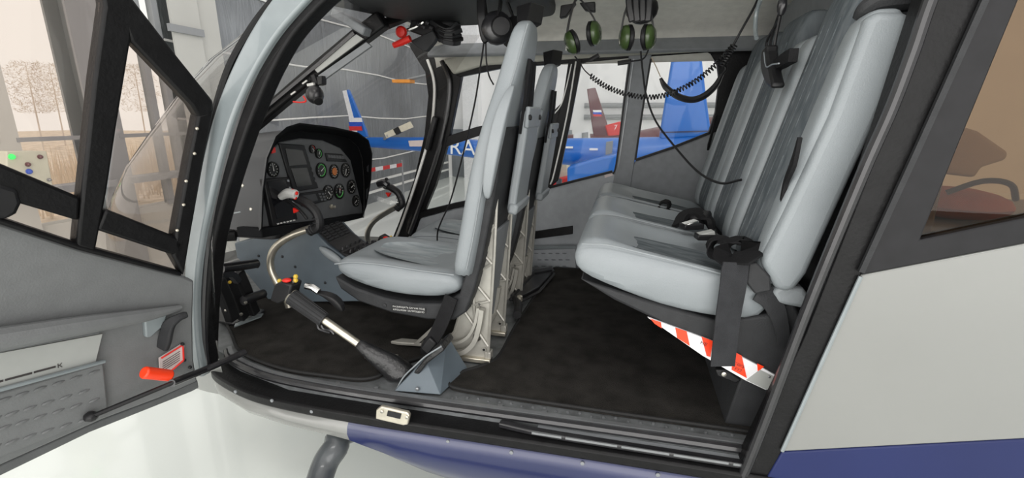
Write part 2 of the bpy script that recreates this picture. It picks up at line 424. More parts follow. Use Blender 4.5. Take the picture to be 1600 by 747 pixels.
MB().prism(VS([(614, 202), (622, 198), (627, 207), (619, 211)], Y=YA-.306), (0, .04, 0)).build('blade_band', 'black', ha)
MB().tube([V(606, 212, Y=YA-.3), V(600, 218, Y=YA)], .02, 8).build('rotor_shaft', 'blade_grey', ha)
bc = V(818, 245, Y=YA); MB().ball(bc, (.50, .42, .36)).build('cabin_body', 'heli_blue', ha)
MB().tube([(bc.x, YA, bc.z+.3), (bc.x, YA, 1.5)], .05, 8).build('rotor_mast', 'blade_grey', ha)
MB().prism([V(612, 124, Y=YA), V(640, 124, Y=YA), V(640, 129, Y=YA), V(613, 129, Y=YA)], (0, .16, 0)).build('blade_tip', 'orange', ha)
bl0 = V(640, 124, Y=YA+.08); MB().ribbon([bl0, (bc.x, YA+.08, 1.5)], (0, 1, 0), .16, .018).build('main_rotor_blade', 'blade_grey', ha)
for sgn in (-.45, .45):
    MB().tube([(bc.x-.6, YA+sgn, GZ+.04), (bc.x+.8, YA+sgn, GZ+.04)], .035, 8).build('skid', 'tube_grey', ha)
    for dx in (-.25, .3): MB().tube([(bc.x+dx, YA+sgn, GZ+.04), (bc.x+dx, YA+sgn*.4, bc.z-.25)], .025, 8).build('skid_strut', 'tube_grey', ha)
# B: large blue fin filling the far rear window
YB = 3.9
hb = empty('parked_helicopter', (0, YB, GZ), 'bright blue helicopter with a tall broad fin, seen through the far rear windows', 'helicopter')
MB().prism(VS([(1060, 30), (1090, 28), (1104, 150), (1112, 208), (1090, 214), (1030, 218), (1034, 190), (1050, 90)], Y=YB), (0, .10, 0)).build('fin', 'heli_blue', hb, bevel=.03, seg=4)
f0 = V(1125, 212, Y=YB); f1 = V(1030, 222, Y=YB); f2 = V(980, 245, Y=YB); f3 = V(860, 250, Y=YB); f4 = V(800, 250, Y=YB)
MB().loft([section(f0.x, YB+.05, f0.z-.08, .05, .1), section(f1.x, YB+.05, f1.z-.1, .10, .15), section(f2.x, YB+.05, f2.z+.02, .13, .17), section(f3.x, YB+.05, f3.z+.09, .13, .13), section(f4.x-.1, YB+.05, f4.z+.09, .14, .14)]).build('tail_boom', 'heli_blue', hb)
MB().prism(VS([(886, 262), (925, 250), (975, 238), (985, 262), (930, 285), (886, 300)], Y=YB-.35), (0, .3, 0)).build('stabiliser', 'heli_blue', hb, bevel=.02, seg=3)
MB().prism(VS([(947, 222), (958, 220), (956, 242), (946, 243)], Y=YB-.10), (0, .03, 0)).build('intake', 'liner_dark', hb)
MB().prism(VS([(1032, 206), (1108, 204), (1108, 206), (1032, 208)], Y=YB-.012), (0, .02, 0)).build('fin_seam', 'body_blue', hb)
for (u0, u1, v0) in ((875, 895, 229), (921, 934, 232)):
    MB().prism(VS([(u0, v0), (u1, v0), (u1, v0+3), (u0, v0+3)], Y=YB-.095), (0, .03, 0)).build('marking', 'heli_white', hb)
MB().tube([(f3.x-.8, YB-.4, GZ+.04), (f3.x+.9, YB-.4, GZ+.04)], .04, 8).build('skid', 'tube_grey', hb)
for dx in (-.5, .1): MB().tube([(f3.x+dx, YB-.4, GZ+.04), (f3.x+dx, YB, f3.z-.2)], .03, 8).build('skid_strut', 'tube_grey', hb)
# C: dark red tail with flag
YC = 6.6
hc = empty('parked_helicopter', (0, YC, GZ), 'dark red helicopter with a swept fin carrying a flag, behind the blue one', 'helicopter')
MB().prism(VS([(917, 139), (930, 137), (946, 185), (955, 214), (930, 220), (926, 205)], Y=YC), (0, .08, 0)).build('fin', 'heli_red', hc, bevel=.01)
flag(hc, 926, 172, 939, 182, YC-.008)
MB().prism(VS([(945, 196), (968, 190), (978, 194), (985, 214), (950, 214)], Y=YC-.02), (0, .2, 0)).build('engine_cowl', 'heli_brightred', hc, bevel=.02)
text('7', 'number', 'heli_white', hc, V(962, 199, Y=YC-.03), (1, 0, 0), (0, 0, 1), .07)
g0 = V(870, 216, Y=YC); g1 = V(985, 218, Y=YC); g2 = V(1050, 208, Y=YC)
MB().loft([section(g0.x, YC+.1, g0.z-.05, .12, .1), section(g1.x, YC+.1, g1.z-.05, .2, .16), section(g2.x+.8, YC+.1, g2.z-.1, .4, .4)]).build('tail_boom', 'heli_red', hc)
MB().prism(VS([(896, 210), (920, 203), (922, 218), (896, 218)], Y=YC-.25), (0, .1, 0)).build('white_panel', 'heli_white', hc)
MB().prism(VS([(909, 208), (919, 206), (919, 216), (909, 217)], Y=YC-.262), (0, .02, 0)).build('window_patch', 'column_grey', hc)
MB().prism(VS([(858, 283), (888, 276), (888, 300), (856, 306)], Y=YC-.8), (0, .4, 0)).build('skirt', 'heli_brightred', hc, bevel=.02)
MB().prism(VS([(862, 252), (887, 252), (887, 278), (860, 282)], Y=YC-.6), (0, .3, 0)).build('gearbox', 'blade_cream', hc, bevel=.02)
MB().tube([(g0.x-.4, YC-.7, GZ+.04), (g1.x+.6, YC-.7, GZ+.04)], .04, 8).build('skid', 'tube_grey', hc)
MB().tube([(g0.x, YC-.7, GZ+.04), (g0.x, YC, g0.z-.1)], .03, 8).build('skid_strut', 'tube_grey', hc)
# pipes and column on the end wall
for z, xa, xb in ((.95, -.9, 3), (.72, -.9, 3)):
    tag(MB().tube([(xa, 9.15, z), (xb, 9.15, z)], .05, 8).build('wall_pipe', 'column_grey'), 'grey pipe running along the white end wall, %s of two' % ('upper' if z > .9 else 'lower'), 'pipe')
tag(MB().box((V(735, 150, Y=9.0).x, 9.1, 2.1), (.35, .25, 5.4)).build('wall_column', 'heli_white'), 'white steel column on the end wall behind the far front door', 'column')

# ================================================================== THE HELICOPTER WE LOOK INTO
H = empty('helicopter', (0, .65, GZ), 'white and blue helicopter whose open cabin fills the picture', 'helicopter')
FY = 1.33
# --- cabin floor with rivets
fl = MB().prism([(-1.75,.45,-.008),(-1.6,.3,-.008),(-1.3,.16,-.008),(-1.15,.1,-.008),(-.93,.045,-.008),(-.6,.04,-.008),(.7,.045,-.008),(.7,1.32,-.008),(-1.1,1.3,-.008),(-1.5,1.1,-.008),(-1.75,.85,-.008)], (0,0,-.05)).build('cabin_floor', 'floor_metal', H)
rv = MB(); rv.lathe((0,0,0), (0,0,1), [(.0045, -.001), (.004, .002), (.0015, .003)], 8)
bigr = MB(); bigr.lathe((0,0,0), (0,0,1), [(.009, -.001), (.008, .003), (.004, .004)], 10)
scatter('rivet', rv, 'rivet', fl, [(-.42+i*.031, .085+.004*(i % 3), -.007) for i in range(27)])
scatter('bolt', bigr, 'rivet', fl, [(-.43,.07,-.007), (-.29,.075,-.007), (-.17,.075,-.007), (-.02,.07,-.007), (.13,.07,-.007), (.27,.07,-.007), (-.66,.075,-.007), (-.78,.07,-.007)])
# --- sill: seal, step, door track, outer lip
def sillpath(dy, z, x1=.40):
    return [(-1.26, .115+dy, z), (-1.2, .07+dy, z), (-1.05, .02+dy, z), (-.9, .0+dy, z), (-.66, -.008+dy, z), (-.3, -.004+dy, z), (.1, dy, z), (x1, dy, z)]
MB().ribbon(sillpath(.025, -.05), (0,1,0), .07, .03, 6).build('sill_step', 'rubber', H, bevel=.006)
MB().tube(sillpath(.048, -.012), .011, 8, 6).build('sill_seal', 'black_satin', H)
MB().ribbon(sillpath(.062, -.006), (0,1,0), .012, .012, 6).build('threshold_strip', 'rivet', H)
tk = MB(); tk.ribbon([(-.28, .03, -.028), (-.16, .016, -.026), (.05, .014, -.026), (.38, .014, -.026)], (0,1,0), .02, .014, 6)
tk.build('door_track', 'black_satin', H, bevel=.003)
for (xa, xb) in ((-.19,-.115), (-.105,.02), (.03,.14), (.15,.27), (.28,.36)):
    MB().box(((xa+xb)/2, .006, -.022), (xb-xa, .006, .006)).build('track_strip', 'rivet', H)
MB().box((.1, .033, -.03), (.56, .016, .012)).build('track_channel', 'liner_dark', H)
# --- latch plate on the sill
lp = VS([(591, 637), (598, 631), (640, 641), (643, 646), (640, 660), (633, 661), (590, 651)], Y=-.012)
MB().prism(lp, (0, -.012, 0)).build('latch_plate', 'nickel', H, bevel=.003)
MB().prism(VS([(606, 642), (627, 647), (625, 655), (604, 650)], Y=-.0255), (0, .012, 0)).build('latch_slot', 'black', H)
for p in ((597, 643), (636, 652)):
    MB().lathe(V(*p, Y=-.024), (0,-1,0), [(.005,-.001),(.005,.002),(.002,.003)], 10).build('screw', 'steel', H)
# --- lower body skin, blue with white front
def belly(x, y0, dep):
    pr = [(0,-.062),(-.012,-.075),(-.016,-.095),(-.008,-.095-.16*dep),(.05,-.1-.34*dep),(.16,-.1-.46*dep),(.35,-.1-.5*dep),(.65,-.1-.52*dep)]
    return [Vec((x, y0+a, b)) for a, b in pr]
secs = [(-1.27,.12,.02),(-1.2,.07,.05),(-1.05,.02,.10),(-.9,0,.12),(-.75,-.006,.14),(-.70,-.008,.16)]
MB().loft([belly(*s) for s in secs], close=False).build('nose_skin', 'body_white', H)
secs2 = [(-.70,-.008,.16),(-.66,-.008,.22),(-.6,-.008,.30),(-.5,-.006,.40),(-.35,-.004,.47),(-.1,0,.5),(.4,0,.5),(1.6,0,.5)]
MB().loft([belly(*s) for s in secs2], close=False).build('belly_skin', 'body_blue', H)
scr = MB(); scr.lathe((0,0,0), (0,-1,0), [(.005,-.001),(.005,.002),(.0025,.003)], 10)
scatter('skin_screw', scr, 'liner_dark', H, [V(a, b, Y=-.014) for a, b in ((368,612),(425,626),(487,643),(527,652),(700,690),(799,707),(910,724),(1028,742))])
# --- landing gear cross tube and skid
ct = MB(); ct.tube([(-.62,.3,-.24), V(545, 674, Y=.06), V(524, 700, Y=.0), V(503, 738, Y=-.05), (-.735,-.2,-.31), (-.76,-.32,-.5), (-.76,-.36,-.56)], [.034,.034,.036,.036,.036,.036,.036], 12, 6)
ct.build('cross_tube', 'tube_grey', H)
MB().tube([(-1.5,-.36,-.40), (-1.3,-.36,-.53), (-1.1,-.36,-.565), (1.5,-.36,-.565)], .034, 12, 5).build('skid', 'tube_grey', H)
MB().tube([(-1.5,1.66,-.40), (-1.3,1.66,-.53), (-1.1,1.66,-.565), (1.5,1.66,-.565)], .034, 12, 5).build('skid', 'tube_grey', H)
MB().tube([(-.63,1.1,-.2), (-.7,1.4,-.2), (-.76,1.62,-.5), (-.76,1.66,-.56)], .032, 12, 5).build('cross_tube', 'tube_grey', H)

# --- near front door ring (A pillar)
def rY(py): return .0 if py > 330 else .10*((330-py)/330)**1.3
def ringpts(pts, dy=0): return [V(a, b, Y=rY(b)+dy) for a, b in pts]
ring = [(545,-80),(500,-42),(460,0),(424,46),(392,100),(364,162),(343,228),(325,305),(311,374),(305,450),(308,520),(318,585)]
P_ = ringpts(ring)
MB().ribbon(P_, None, [.07,.07,.068,.062,.058,.055,.053,.05,.05,.04,.034,.03], .035, 5).build('door_frame', 'silver', H, bevel=.008, seg=3)
rs = [(510,-82),(470,-45),(428,0),(395,42),(362,98),(341,158),(325,225),(308,300),(295,360)]
MB().tube(ringpts(rs, -.01), .010, 8, 5).build('frame_seal', 'rubber', H)
ri = [(575,-75),(535,-36),(497,0),(455,50),(424,104),(398,160),(375,222),(352,300),(336,374),(328,450),(325,520),(326,575)]
MB().ribbon(ringpts(ri, .03), None, [.06,.06,.055,.05,.05,.055,.055,.05,.042,.04,.035,.03], .05, 5).build('door_seal', 'rubber', H, bevel=.008, seg=3)
rj = [(560,-78),(520,-40),(479,0),(440,48),(408,102),(382,160),(360,226),(340,302),(327,374),(320,450),(319,520),(324,580)]
MB().tube(ringpts(rj, .008), .009, 8, 5).build('seal_bead', 'black_satin', H)
# near roof edge closing the door opening above the frame
top = V(545,-80, Y=rY(-80)); e2 = V(500, 0, Y=0)
MB().ribbon([top, (-.45,.22,1.17), (-.1,.2,1.18), (.3,.19,1.17), (.56,.16,1.12)], (0,1,0), .1, .05, 5).build('roof_edge', 'silver', H, bevel=.01)

# --- windscreen bubble
def cpx(z):
    tb = [(-.15,-1.72),(.05,-1.88),(.2,-1.93),(.42,-1.86),(.55,-1.77),(.69,-1.60),(.9,-1.32),(1.07,-.98),(1.15,-.75)]
    for (a, xa), (b, xb) in zip(tb, tb[1:]):
        if a <= z <= b: return xa+(xb-xa)*(z-a)/(b-a)
    return tb[-1][1] if z > 1 else tb[0][1]
def rxy(z):
    tb = [(-.15,-1.24,.12),(.05,-1.17,.05),(.2,-1.12,.02),(.42,-1.07,.0),(.6,-1.02,.015),(.8,-.93,.045),(.95,-.82,.085),(1.07,-.70,.14),(1.15,-.6,.2)]
    for a, b in zip(tb, tb[1:]):
        if a[0] <= z <= b[0]:
            t = (z-a[0])/(b[0]-a[0]); return a[1]+(b[1]-a[1])*t, a[2]+(b[2]-a[2])*t
    return tb[-1][1:]
def bub(z, t, far=False):
    x0, y0 = rxy(z); xc = cpx(z); th = t*math.pi/2
    x = x0+(xc-x0)*math.sin(th)**.8; y = .665-(.665-y0)*math.cos(th)**.85
    if far: y = 1.33-y
    return Vec((x, y, z))
zs = [.10,.2,.3,.42,.5,.6,.69,.8,.9,.98,1.05,1.1]
for far in (False, True):
    rows = [[bub(z, i/14, far) for i in range(15)] for z in zs]
    MB().loft(rows, close=False).build('windscreen_pane', 'plexi', H, smooth=80)
    rows = [[bub(z, i/14, far) for i in range(15)] for z in (-.15,-.1,0,.05,.10)]
    MB().loft(rows, close=False).build('nose_shell', 'body_white', H, smooth=80)
    # bright edge bead of the acrylic
# --- centre post with correction card
cpts = VS([(345, 240), (385, 205), (440, 158), (500, 108), (560, 60), (600, 30)], Y=.66)
MB().ribbon(cpts, (.55, 0, .83), [.055,.05,.05,.055,.06,.06], .05).build('centre_post', 'rubber', H, bevel=.008)
MB().ribbon(VS([(380, 200), (440, 150), (500, 100), (555, 52)], Y=.63), (.55,0,.83), .012, .02).build('post_bead', 'black_satin', H)
MB().prism(VS([(489, 105), (558, 54), (569, 61), (498, 114)], Y=.63), (0, -.006, 0)).build('correction_card', 'paper', H)
MB().prism(VS([(497, 118), (572, 66), (580, 72), (566, 82), (504, 126)], Y=.632), (0, .012, 0)).build('card_holder', 'liner_dark', H)
for p in ((477, 128), (459, 145)):
    MB().prism(VS([(p[0]-4, p[1]+2), (p[0]+3, p[1]-3), (p[0]+4, p[1]-1), (p[0]-3, p[1]+4)], Y=.63), (0, -.005, 0)).build('post_clip', 'dial_white', H)

# --- far side: A pillar, door frames, windows, lower wall
def far(name, pts, m, y=FY, th=.035, bevel=.003, parent=H): return MB().prism(VS(pts, Y=y), (0, th, 0)).build(name, m, parent, bevel=bevel)
far('far_pillar', [(636,66),(700,74),(722,112),(717,140),(702,215),(680,290),(657,345),(637,400),(602,400),(624,345),(647,280),(663,210),(669,150),(664,112),(650,90)], 'rubber')
MB().ribbon(VS([(668,93),(677,120),(679,150),(673,205),(653,275),(633,335),(614,385)], Y=FY-.006), None, .012, .012, 6).build('pillar_seal', 'cord_white', H)
MB().tube(VS([(690,95),(702,125),(699,170),(685,235),(662,305),(640,365)], Y=FY-.01), .012, 8, 6).build('pillar_bead', 'black_satin', H)
MB().ribbon(VS([(681,182),(672,215),(668,235)], Y=FY-.025), None, .03, .03).build('pillar_handle', 'black', H, bevel=.01)
far('window_crossbar', [(698,213),(745,198),(800,188),(862,176),(878,160),(876,200),(862,190),(800,203),(745,213),(695,230)], 'rubber', FY-.004)
far('window_bottom_bar', [(650,332),(712,317),(800,300),(800,308),(712,326),(645,344)], 'rubber', FY-.004)
far('far_post', [(889,90),(910,90),(893,180),(872,282),(856,296),(848,298),(858,240),(868,195),(880,150)], 'rubber', FY-.006)
MB().tube(VS([(900,96),(886,180),(866,270),(860,288)], Y=FY-.008), .004, 6, 4).build('post_bead', 'cord_white', H)
MB().tube(VS([(893,100),(884,140),(876,165),(862,182)], Y=FY-.008), .003, 6, 4).build('post_bead', 'cord_white', H)
far('window_header', [(700,108),(790,95),(905,89),(990,82),(1120,74),(1120,81),(990,90),(905,98),(790,105),(718,120)], 'rubber', FY-.005)
far('roof_rail', [(692,93),(753,79),(830,66),(1180,48),(1180,75),(905,91),(755,102),(708,116)], 'rail_paint', FY-.03, .05, .008)
far('front_door_panel', [(637,372),(650,343),(712,327),(800,310),(870,290),(860,430),(600,430),(620,395)], 'liner')
far('slide_door_panel', [(835,302),(858,294),(955,270),(985,262),(990,440),(835,440)], 'liner', FY-.004)
far('cabin_post', [(983,84),(1019,80),(1005,160),(990,262),(978,340),(950,340),(962,262),(973,160)], 'liner_dark', FY-.012, .05)
MB().ribbon(VS([(985,92),(974,170),(963,255),(958,272)], Y=FY-.016), None, .008, .006, 4).build('window_seal', 'rubber', H)
MB().ribbon(VS([(1017,92),(1006,160),(993,250)], Y=FY-.016), None, .008, .006, 4).build('window_seal', 'rubber', H)
MB().ribbon(VS([(990,92),(979,170),(966,262)], Y=FY-.018), None, .004, .004, 4).build('post_bead', 'silver', H)
MB().ribbon(VS([(993,250),(1050,231),(1108,208)], Y=FY-.01), None, .012, .012).build('window_seal', 'rubber', H)
MB().ribbon(VS([(858,293),(905,281),(957,268)], Y=FY-.01), None, .012, .012).build('window_seal', 'rubber', H)
far('rear_panel', [(988,262),(993,252),(1108,209),(1160,188),(1160,360),(975,360)], 'liner_dark', FY-.004)
far('rear_corner', [(1090,76),(1110,84),(1121,100),(1124,125),(1118,175),(1106,212),(1165,190),(1200,40),(1120,66)], 'rubber', FY-.004)
far('decal', [(944,272),(957,268),(958,274),(945,278)], 'placard', FY-.006, .004, 0)
far('kick_pad', [(832,390),(900,388),(900,428),(828,428)], 'liner', FY-.05, .05, .006)
for r in range(3):
    for c in range(5):
        x = 838+c*11+(r % 2)*5; y = 396+r*10
        MB().ball(V(x, y, Y=FY-.052), (.012, .003, .004), 8, 4).build('pad_dimple', 'liner_dark', H)
far('kick_strip', [(832,386),(900,385),(900,388),(832,389)], 'silver', FY-.055, .02, 0)
far('grab_strap', [(833,362),(895,353),(895,366),(833,374)], 'rubber', FY-.012, .012)
for nm, pts in (('upper', [(712,112),(905,92),(880,160),(800,195),(700,215)]), ('lower', [(702,225),(880,190),(850,300),(712,320),(655,335)]), ('slide', [(900,94),(990,86),(957,270),(856,295)]), ('rear', [(1017,82),(1130,74),(1130,200),(992,253)])):
    MB().prism(VS(pts, Y=FY+.02), (0, .004, 0)).build('window_pane', 'glass', H)
# --- roof: headliner with eyebrow window
ys = [(1.36,.99),(1.33,1.06),(1.24,1.125),(1.1,1.165),(.9,1.19),(.65,1.205),(.4,1.195),(.24,1.17)]
xs = [-.95,-.86,-.72,-.58,-.46,-.2,.1,.4,.62]
rf = MB(); nyy = len(ys)
rf.v = [Vec((x, a[0], a[1]+(-.03 if x < -.9 else 0))) for x in xs for a in ys]
for i in range(len(xs)-1):
    for j in range(nyy-1):
        if 1 <= i <= 3 and j in (1, 2): continue
        rf.f.append([i*nyy+j, (i+1)*nyy+j, (i+1)*nyy+j+1, i*nyy+j+1]); rf.mi.append(0)
ro = rf.build('headliner', 'headliner', H, smooth=60); sm = ro.modifiers.new('th', 'SOLIDIFY'); sm.thickness = .02; sm.offset = 1
MB().add([(-.86,1.33,1.06),(-.46,1.33,1.06),(-.46,1.1,1.165),(-.86,1.1,1.165)], [(0,1,2,3)]).build('roof_window_pane', 'glass', H)
MB().ribbon([(-.86,1.325,1.06),(-.46,1.325,1.06)], (0,1,0), .03, .025).build('roof_window_seal', 'rubber', H)
MB().ribbon([(-.95,1.25,1.05),(.6,1.27,1.04)], (0,.6,.8), .07, .02).build('headliner_valance', 'liner_dark', H, bevel=.006)
# overhead panel (black) with the moulding towards the windscreen
MB().prism([(-.98,.50,1.095),(-.9,.78,1.105),(-.74,1.02,1.11),(-.52,1.05,1.115),(-.3,.98,1.125),(-.25,.3,1.12),(-.6,.28,1.11)], (0,0,.07)).build('overhead_panel', 'shell', H, bevel=.02, seg=3)
MB().ribbon(VS([(527, 22), (556, 38), (578, 52)], Y=.63), (0,1,0), .08, .03).build('overhead_lip', 'liner_dark', H, bevel=.006)
MB().ribbon([V(580, 46, Y=.72), V(640, 24, Y=.87), V(690, 58, Y=1.2)], (0,1,0), .05, .03).build('windscreen_header', 'rubber', H, bevel=.006)
# --- rear bulkhead behind the bench
MB().box((.565, .68, .62), (.03, 1.28, 1.16)).build('rear_bulkhead', 'liner_dark', H, bevel=.005)

MB().box((.62, .68, 1.235), (2.2, 1.16, .03)).build('roof_skin', 'body_white', H, bevel=.01)
MB().box((1.2, 1.345, .14), (1.1, .03, .55)).build('rear_far_panel', 'body_white', H)
# --- near rear post and outer side panels
def side(name, pts, m, y=0.0, th=.03, bevel=.003, parent=H): return MB().prism(VS(pts, Y=y), (0, th, 0)).build(name, m, parent, bevel=bevel)
side('door_post', [(1150,752),(1200,752),(1222,706),(1346,430),(1460,180),(1545,-20),(1632,-215),(1540,-215),(1452,-20),(1350,290),(1260,520)], 'rubber', .0, .05)
MB().tube(VS([(1160,744),(1170,722),(1200,645),(1264,475),(1346,276),(1392,172),(1426,82),(1462,-20),(1548,-210)], Y=.0), .011, 10, 6).build('post_seal', 'black_satin', H)
side('side_panel', [(1222,706),(1346,430),(1600,381),(2050,290),(2050,655),(1600,686)], 'body_white', -.004, .03)
side('side_stripe', [(1222,707),(1600,687),(2050,657),(2050,900),(1180,900),(1196,752)], 'stripe_blue', -.004, .03)
MB().tube(VS([(1222,705),(1284,566),(1345,432)], Y=-.006), .004, 6).build('panel_edge', 'silver', H)
side('window_surround', [(1346,430),(1600,381),(2050,290),(2050,240),(1600,341),(1438,375),(1500,222),(1592,0),(1600,-20),(1676,-190),(2050,-190),(2050,-215),(1632,-215),(1545,-20),(1460,170)], 'trim_black', -.005, .03)
MB().ribbon(VS([(1345,425),(1430,240),(1500,85),(1545,-15)], Y=-.008), None, .01, .008).build('surround_bead', 'shell', H)
side('rear_window_pane', [(1430,378),(1600,336),(2050,240),(2050,-200),(1665,-200),(1500,215)], 'tint', .008, .006, 0)
# baggage bay behind the tinted window

# ================================================================== OPEN NEAR DOOR (swung forward)
DP = (Vec((-1.16, -.01, 0)), Vec((.958, -.216, -.186)).normalized()); DN = DP[1]
D = empty('cabin_door', (-1.16, -.01, -.03), 'open grey cabin door with black framed window swung out at the left', 'door')
def dpoly(name, pts, m, out=0.0, th=.02, bevel=.003, parent=None):
    pl = (DP[0]+DN*out, DN)
    return MB().prism([V(a, b, pl=pl) for a, b in pts], -DN*th).build(name, m, parent or D, bevel=bevel)
def dpt(px, py, out=0.0): return V(px, py, pl=(DP[0]+DN*out, DN))
dpoly('inner_panel', [(-260,275),(0,349),(130,391),(285,431),(304,439),(302,500),(303,560),(309,596),(250,622),(160,656),(0,728),(-260,845)], 'door_trim', 0, .03, .006)
dpoly('lower_edge', [(-260,845),(0,728),(160,656),(250,622),(309,594),(311,606),(300,612),(140,676),(0,744),(-260,872)], 'door_trim_dark', -.012, .025, .003)
# armrest ridge with finger grip
MB().tube([dpt(-260,575,.02), dpt(0,530,.024), dpt(130,508,.024), dpt(225,493,.018), dpt(282,481,.01)], [.026,.024,.021,.016,.008], 10, 6).build('armrest', 'door_trim', D)
MB().ribbon([dpt(-260,592,.012), dpt(0,541,.014), dpt(150,514,.012)], DN, .03, .012, 4).build('armrest_shade_strip', 'door_trim_dark', D)  # darker trim strip paints the shade below the armrest
dpoly('grip_recess', [(226,500),(262,490),(258,508),(236,528),(228,528)], 'silver', .012, .015, .004)
MB().ribbon([dpt(292,491,.03), dpt(278,497,.03), dpt(264,508,.026), dpt(258,530,.016), dpt(254,545,.01)], None, [.016,.02,.03,.034,.03], .014, 4).build('door_handle', 'shell', D, bevel=.004)
# document pocket
dpoly('document', [(-260,620),(0,552),(160,522),(148,571),(0,605),(-260,668)], 'paper', .014, .004, 0)
text('к', 'document_print', 'ink', D, dpt(94, 571, .0155), dpt(120,562)-dpt(60,578), (0,0,1), .010)
for (a, b) in (((8,594),(50,583)), ((53,582),(87,573)), ((-60,611),(5,595))):
    MB().ribbon([dpt(*a, .0152), dpt(*b, .0152)], (0,0,1), .004, .001).build('document_print', 'ink', D)
dpoly('map_pocket', [(-260,690),(0,614),(163,566),(170,636),(165,650),(0,716),(-260,820)], 'door_trim', .012, .014, .005)
MB().ribbon([dpt(-260,683,.02), dpt(0,609,.02), dpt(165,564,.02)], (0,0,1), .008, .012).build('pocket_rim', 'silver', D, bevel=.003)
for r in range(4):
    for c in range(7):
        px = -20+c*28+(r % 2)*12; py = 632+r*22-c*8.5
        if px > 155: continue
        MB().ball(dpt(px, py, .012), (.004, .014, .004), 8, 4).build('pocket_dimple', 'door_trim', D)
# window bars
def bar(name, pts): dpoly(name, pts, 'rubber', .015, .035, .006)
bar('window_bar', [(150,-90),(212,-90),(206,60),(183,200),(168,300),(150,394),(120,386),(128,305),(147,125),(163,10)])
bar('window_bar', [(196,-20),(206,-5),(270,78),(334,158),(334,180),(312,185),(300,165),(206,66),(192,30)])
bar('window_bar', [(-260,150),(0,256),(126,309),(124,346),(30,318),(-260,235)])
bar('window_bar', [(166,327),(276,371),(288,380),(284,402),(262,396),(152,360)])
bar('window_bar', [(310,180),(322,176),(336,165),(318,260),(300,360),(288,432),(270,400),(276,360),(296,250)])
bar('window_bar', [(-260,262),(0,340),(125,382),(285,426),(285,433),(125,392),(0,351),(-260,277)])
bar('window_bar', [(-260,-120),(150,-120),(150,-90),(-260,-90)])
dpoly('mirror_bracket', [(-60,270),(30,296),(36,318),(28,335),(10,345),(-60,330)], 'black', .02, .03, .008)
for pts in ([(-260,-90),(160,-90),(150,125),(128,310),(0,258),(-260,150)], [(200,60),(308,178),(272,372),(166,330)], [(-260,235),(30,318),(124,344),(122,388),(0,350),(-260,275)], [(152,358),(270,394),(284,430),(150,394)]):
    dpoly('window_pane', pts, 'door_pane', .0, .005, 0)
# pins along the hinge strip
for p in ((308,201),(304,240),(291,283),(287,320),(277,360)):
    MB().ball(dpt(*p, .017), (.004,.004,.004), 8, 5).build('frame_pin', 'nickel', D)
# strut, handle, placard
MB().tube([dpt(140,652,.03), dpt(205,625,.05), dpt(272,597,.075)], .006, 8).build('strut_rod', 'black', D)
MB().tube([dpt(268,599,.075), V(320, 578, Y=-.03), V(383, 550, Y=.085)], .010, 10).build('gas_strut', 'black_satin', D)
MB().ball(dpt(142,651,.025), (.016,.014,.012), 10, 6).build('strut_joint', 'black', D)
MB().tube([dpt(224,582,.055), dpt(250,585,.055), dpt(266,587,.055)], .015, 14).build('emergency_handle', 'orange_red', D, bevel=.004)
dpoly('placard', [(249,560),(284,538),(288,540),(287,562),(265,582),(250,577)], 'placard', .008, .004, 0)
for (a, b) in (((252,560),(286,539)), ((286,541),(287,562)), ((287,563),(266,581))):
    MB().ribbon([dpt(*a, .010), dpt(*b, .010)], None, .004, .002).build('placard_edge', 'red', D)
for r in range(5):
    MB().ribbon([dpt(254, 566+r*3.4, .0095), dpt(281, 549+r*3.4, .0095)], (0,0,1), .0011, .001).build('placard_line', 'ink', D)
for p in ((285,538),(288,563),(297,574)):
    MB().ball(dpt(*p, .008), (.005,.005,.005), 8, 5).build('placard_screw', 'black', D)

# ================================================================== CARPETS
def carpet(name, outline, label):
    P = catmull([(x, y, .004) for x, y in outline]+[(outline[0][0], outline[0][1], .004)], 4)[:-1]
    r = empty(name, (P[0].x, P[0].y, 0), label, 'carpet')
    MB().prism([Vec((p.x, p.y, -.006)) for p in P], (0,0,.010)).build('pile', 'carpet', r)
    MB().tube(P+[P[0]], .005, 6, 0, False).build('edge_binding', 'carpet_edge', r)
carpet('carpet_mat', [(-.462,.15),(-.455,.125),(-.42,.11),(-.3,.105),(0,.10),(.3,.10),(.44,.10),(.5,.2),(.5,.7),(.5,1.2),(.45,1.25),(.1,1.26),(-.27,1.26),(-.33,1.2),(-.345,.9),(-.36,.55),(-.36,.33),(-.385,.26),(-.44,.2)], 'black rear cabin carpet in front of the bench seat')
carpet('carpet_mat', [(-1.32,.25),(-1.2,.155),(-1.08,.11),(-.95,.085),(-.82,.085),(-.72,.09),(-.675,.12),(-.665,.17),(-.6,.25),(-.54,.32),(-.52,.45),(-.55,.6),(-.8,.62),(-1.3,.62),(-1.55,.55),(-1.5,.4)], 'black cockpit carpet under the near pilot seat and pedals')

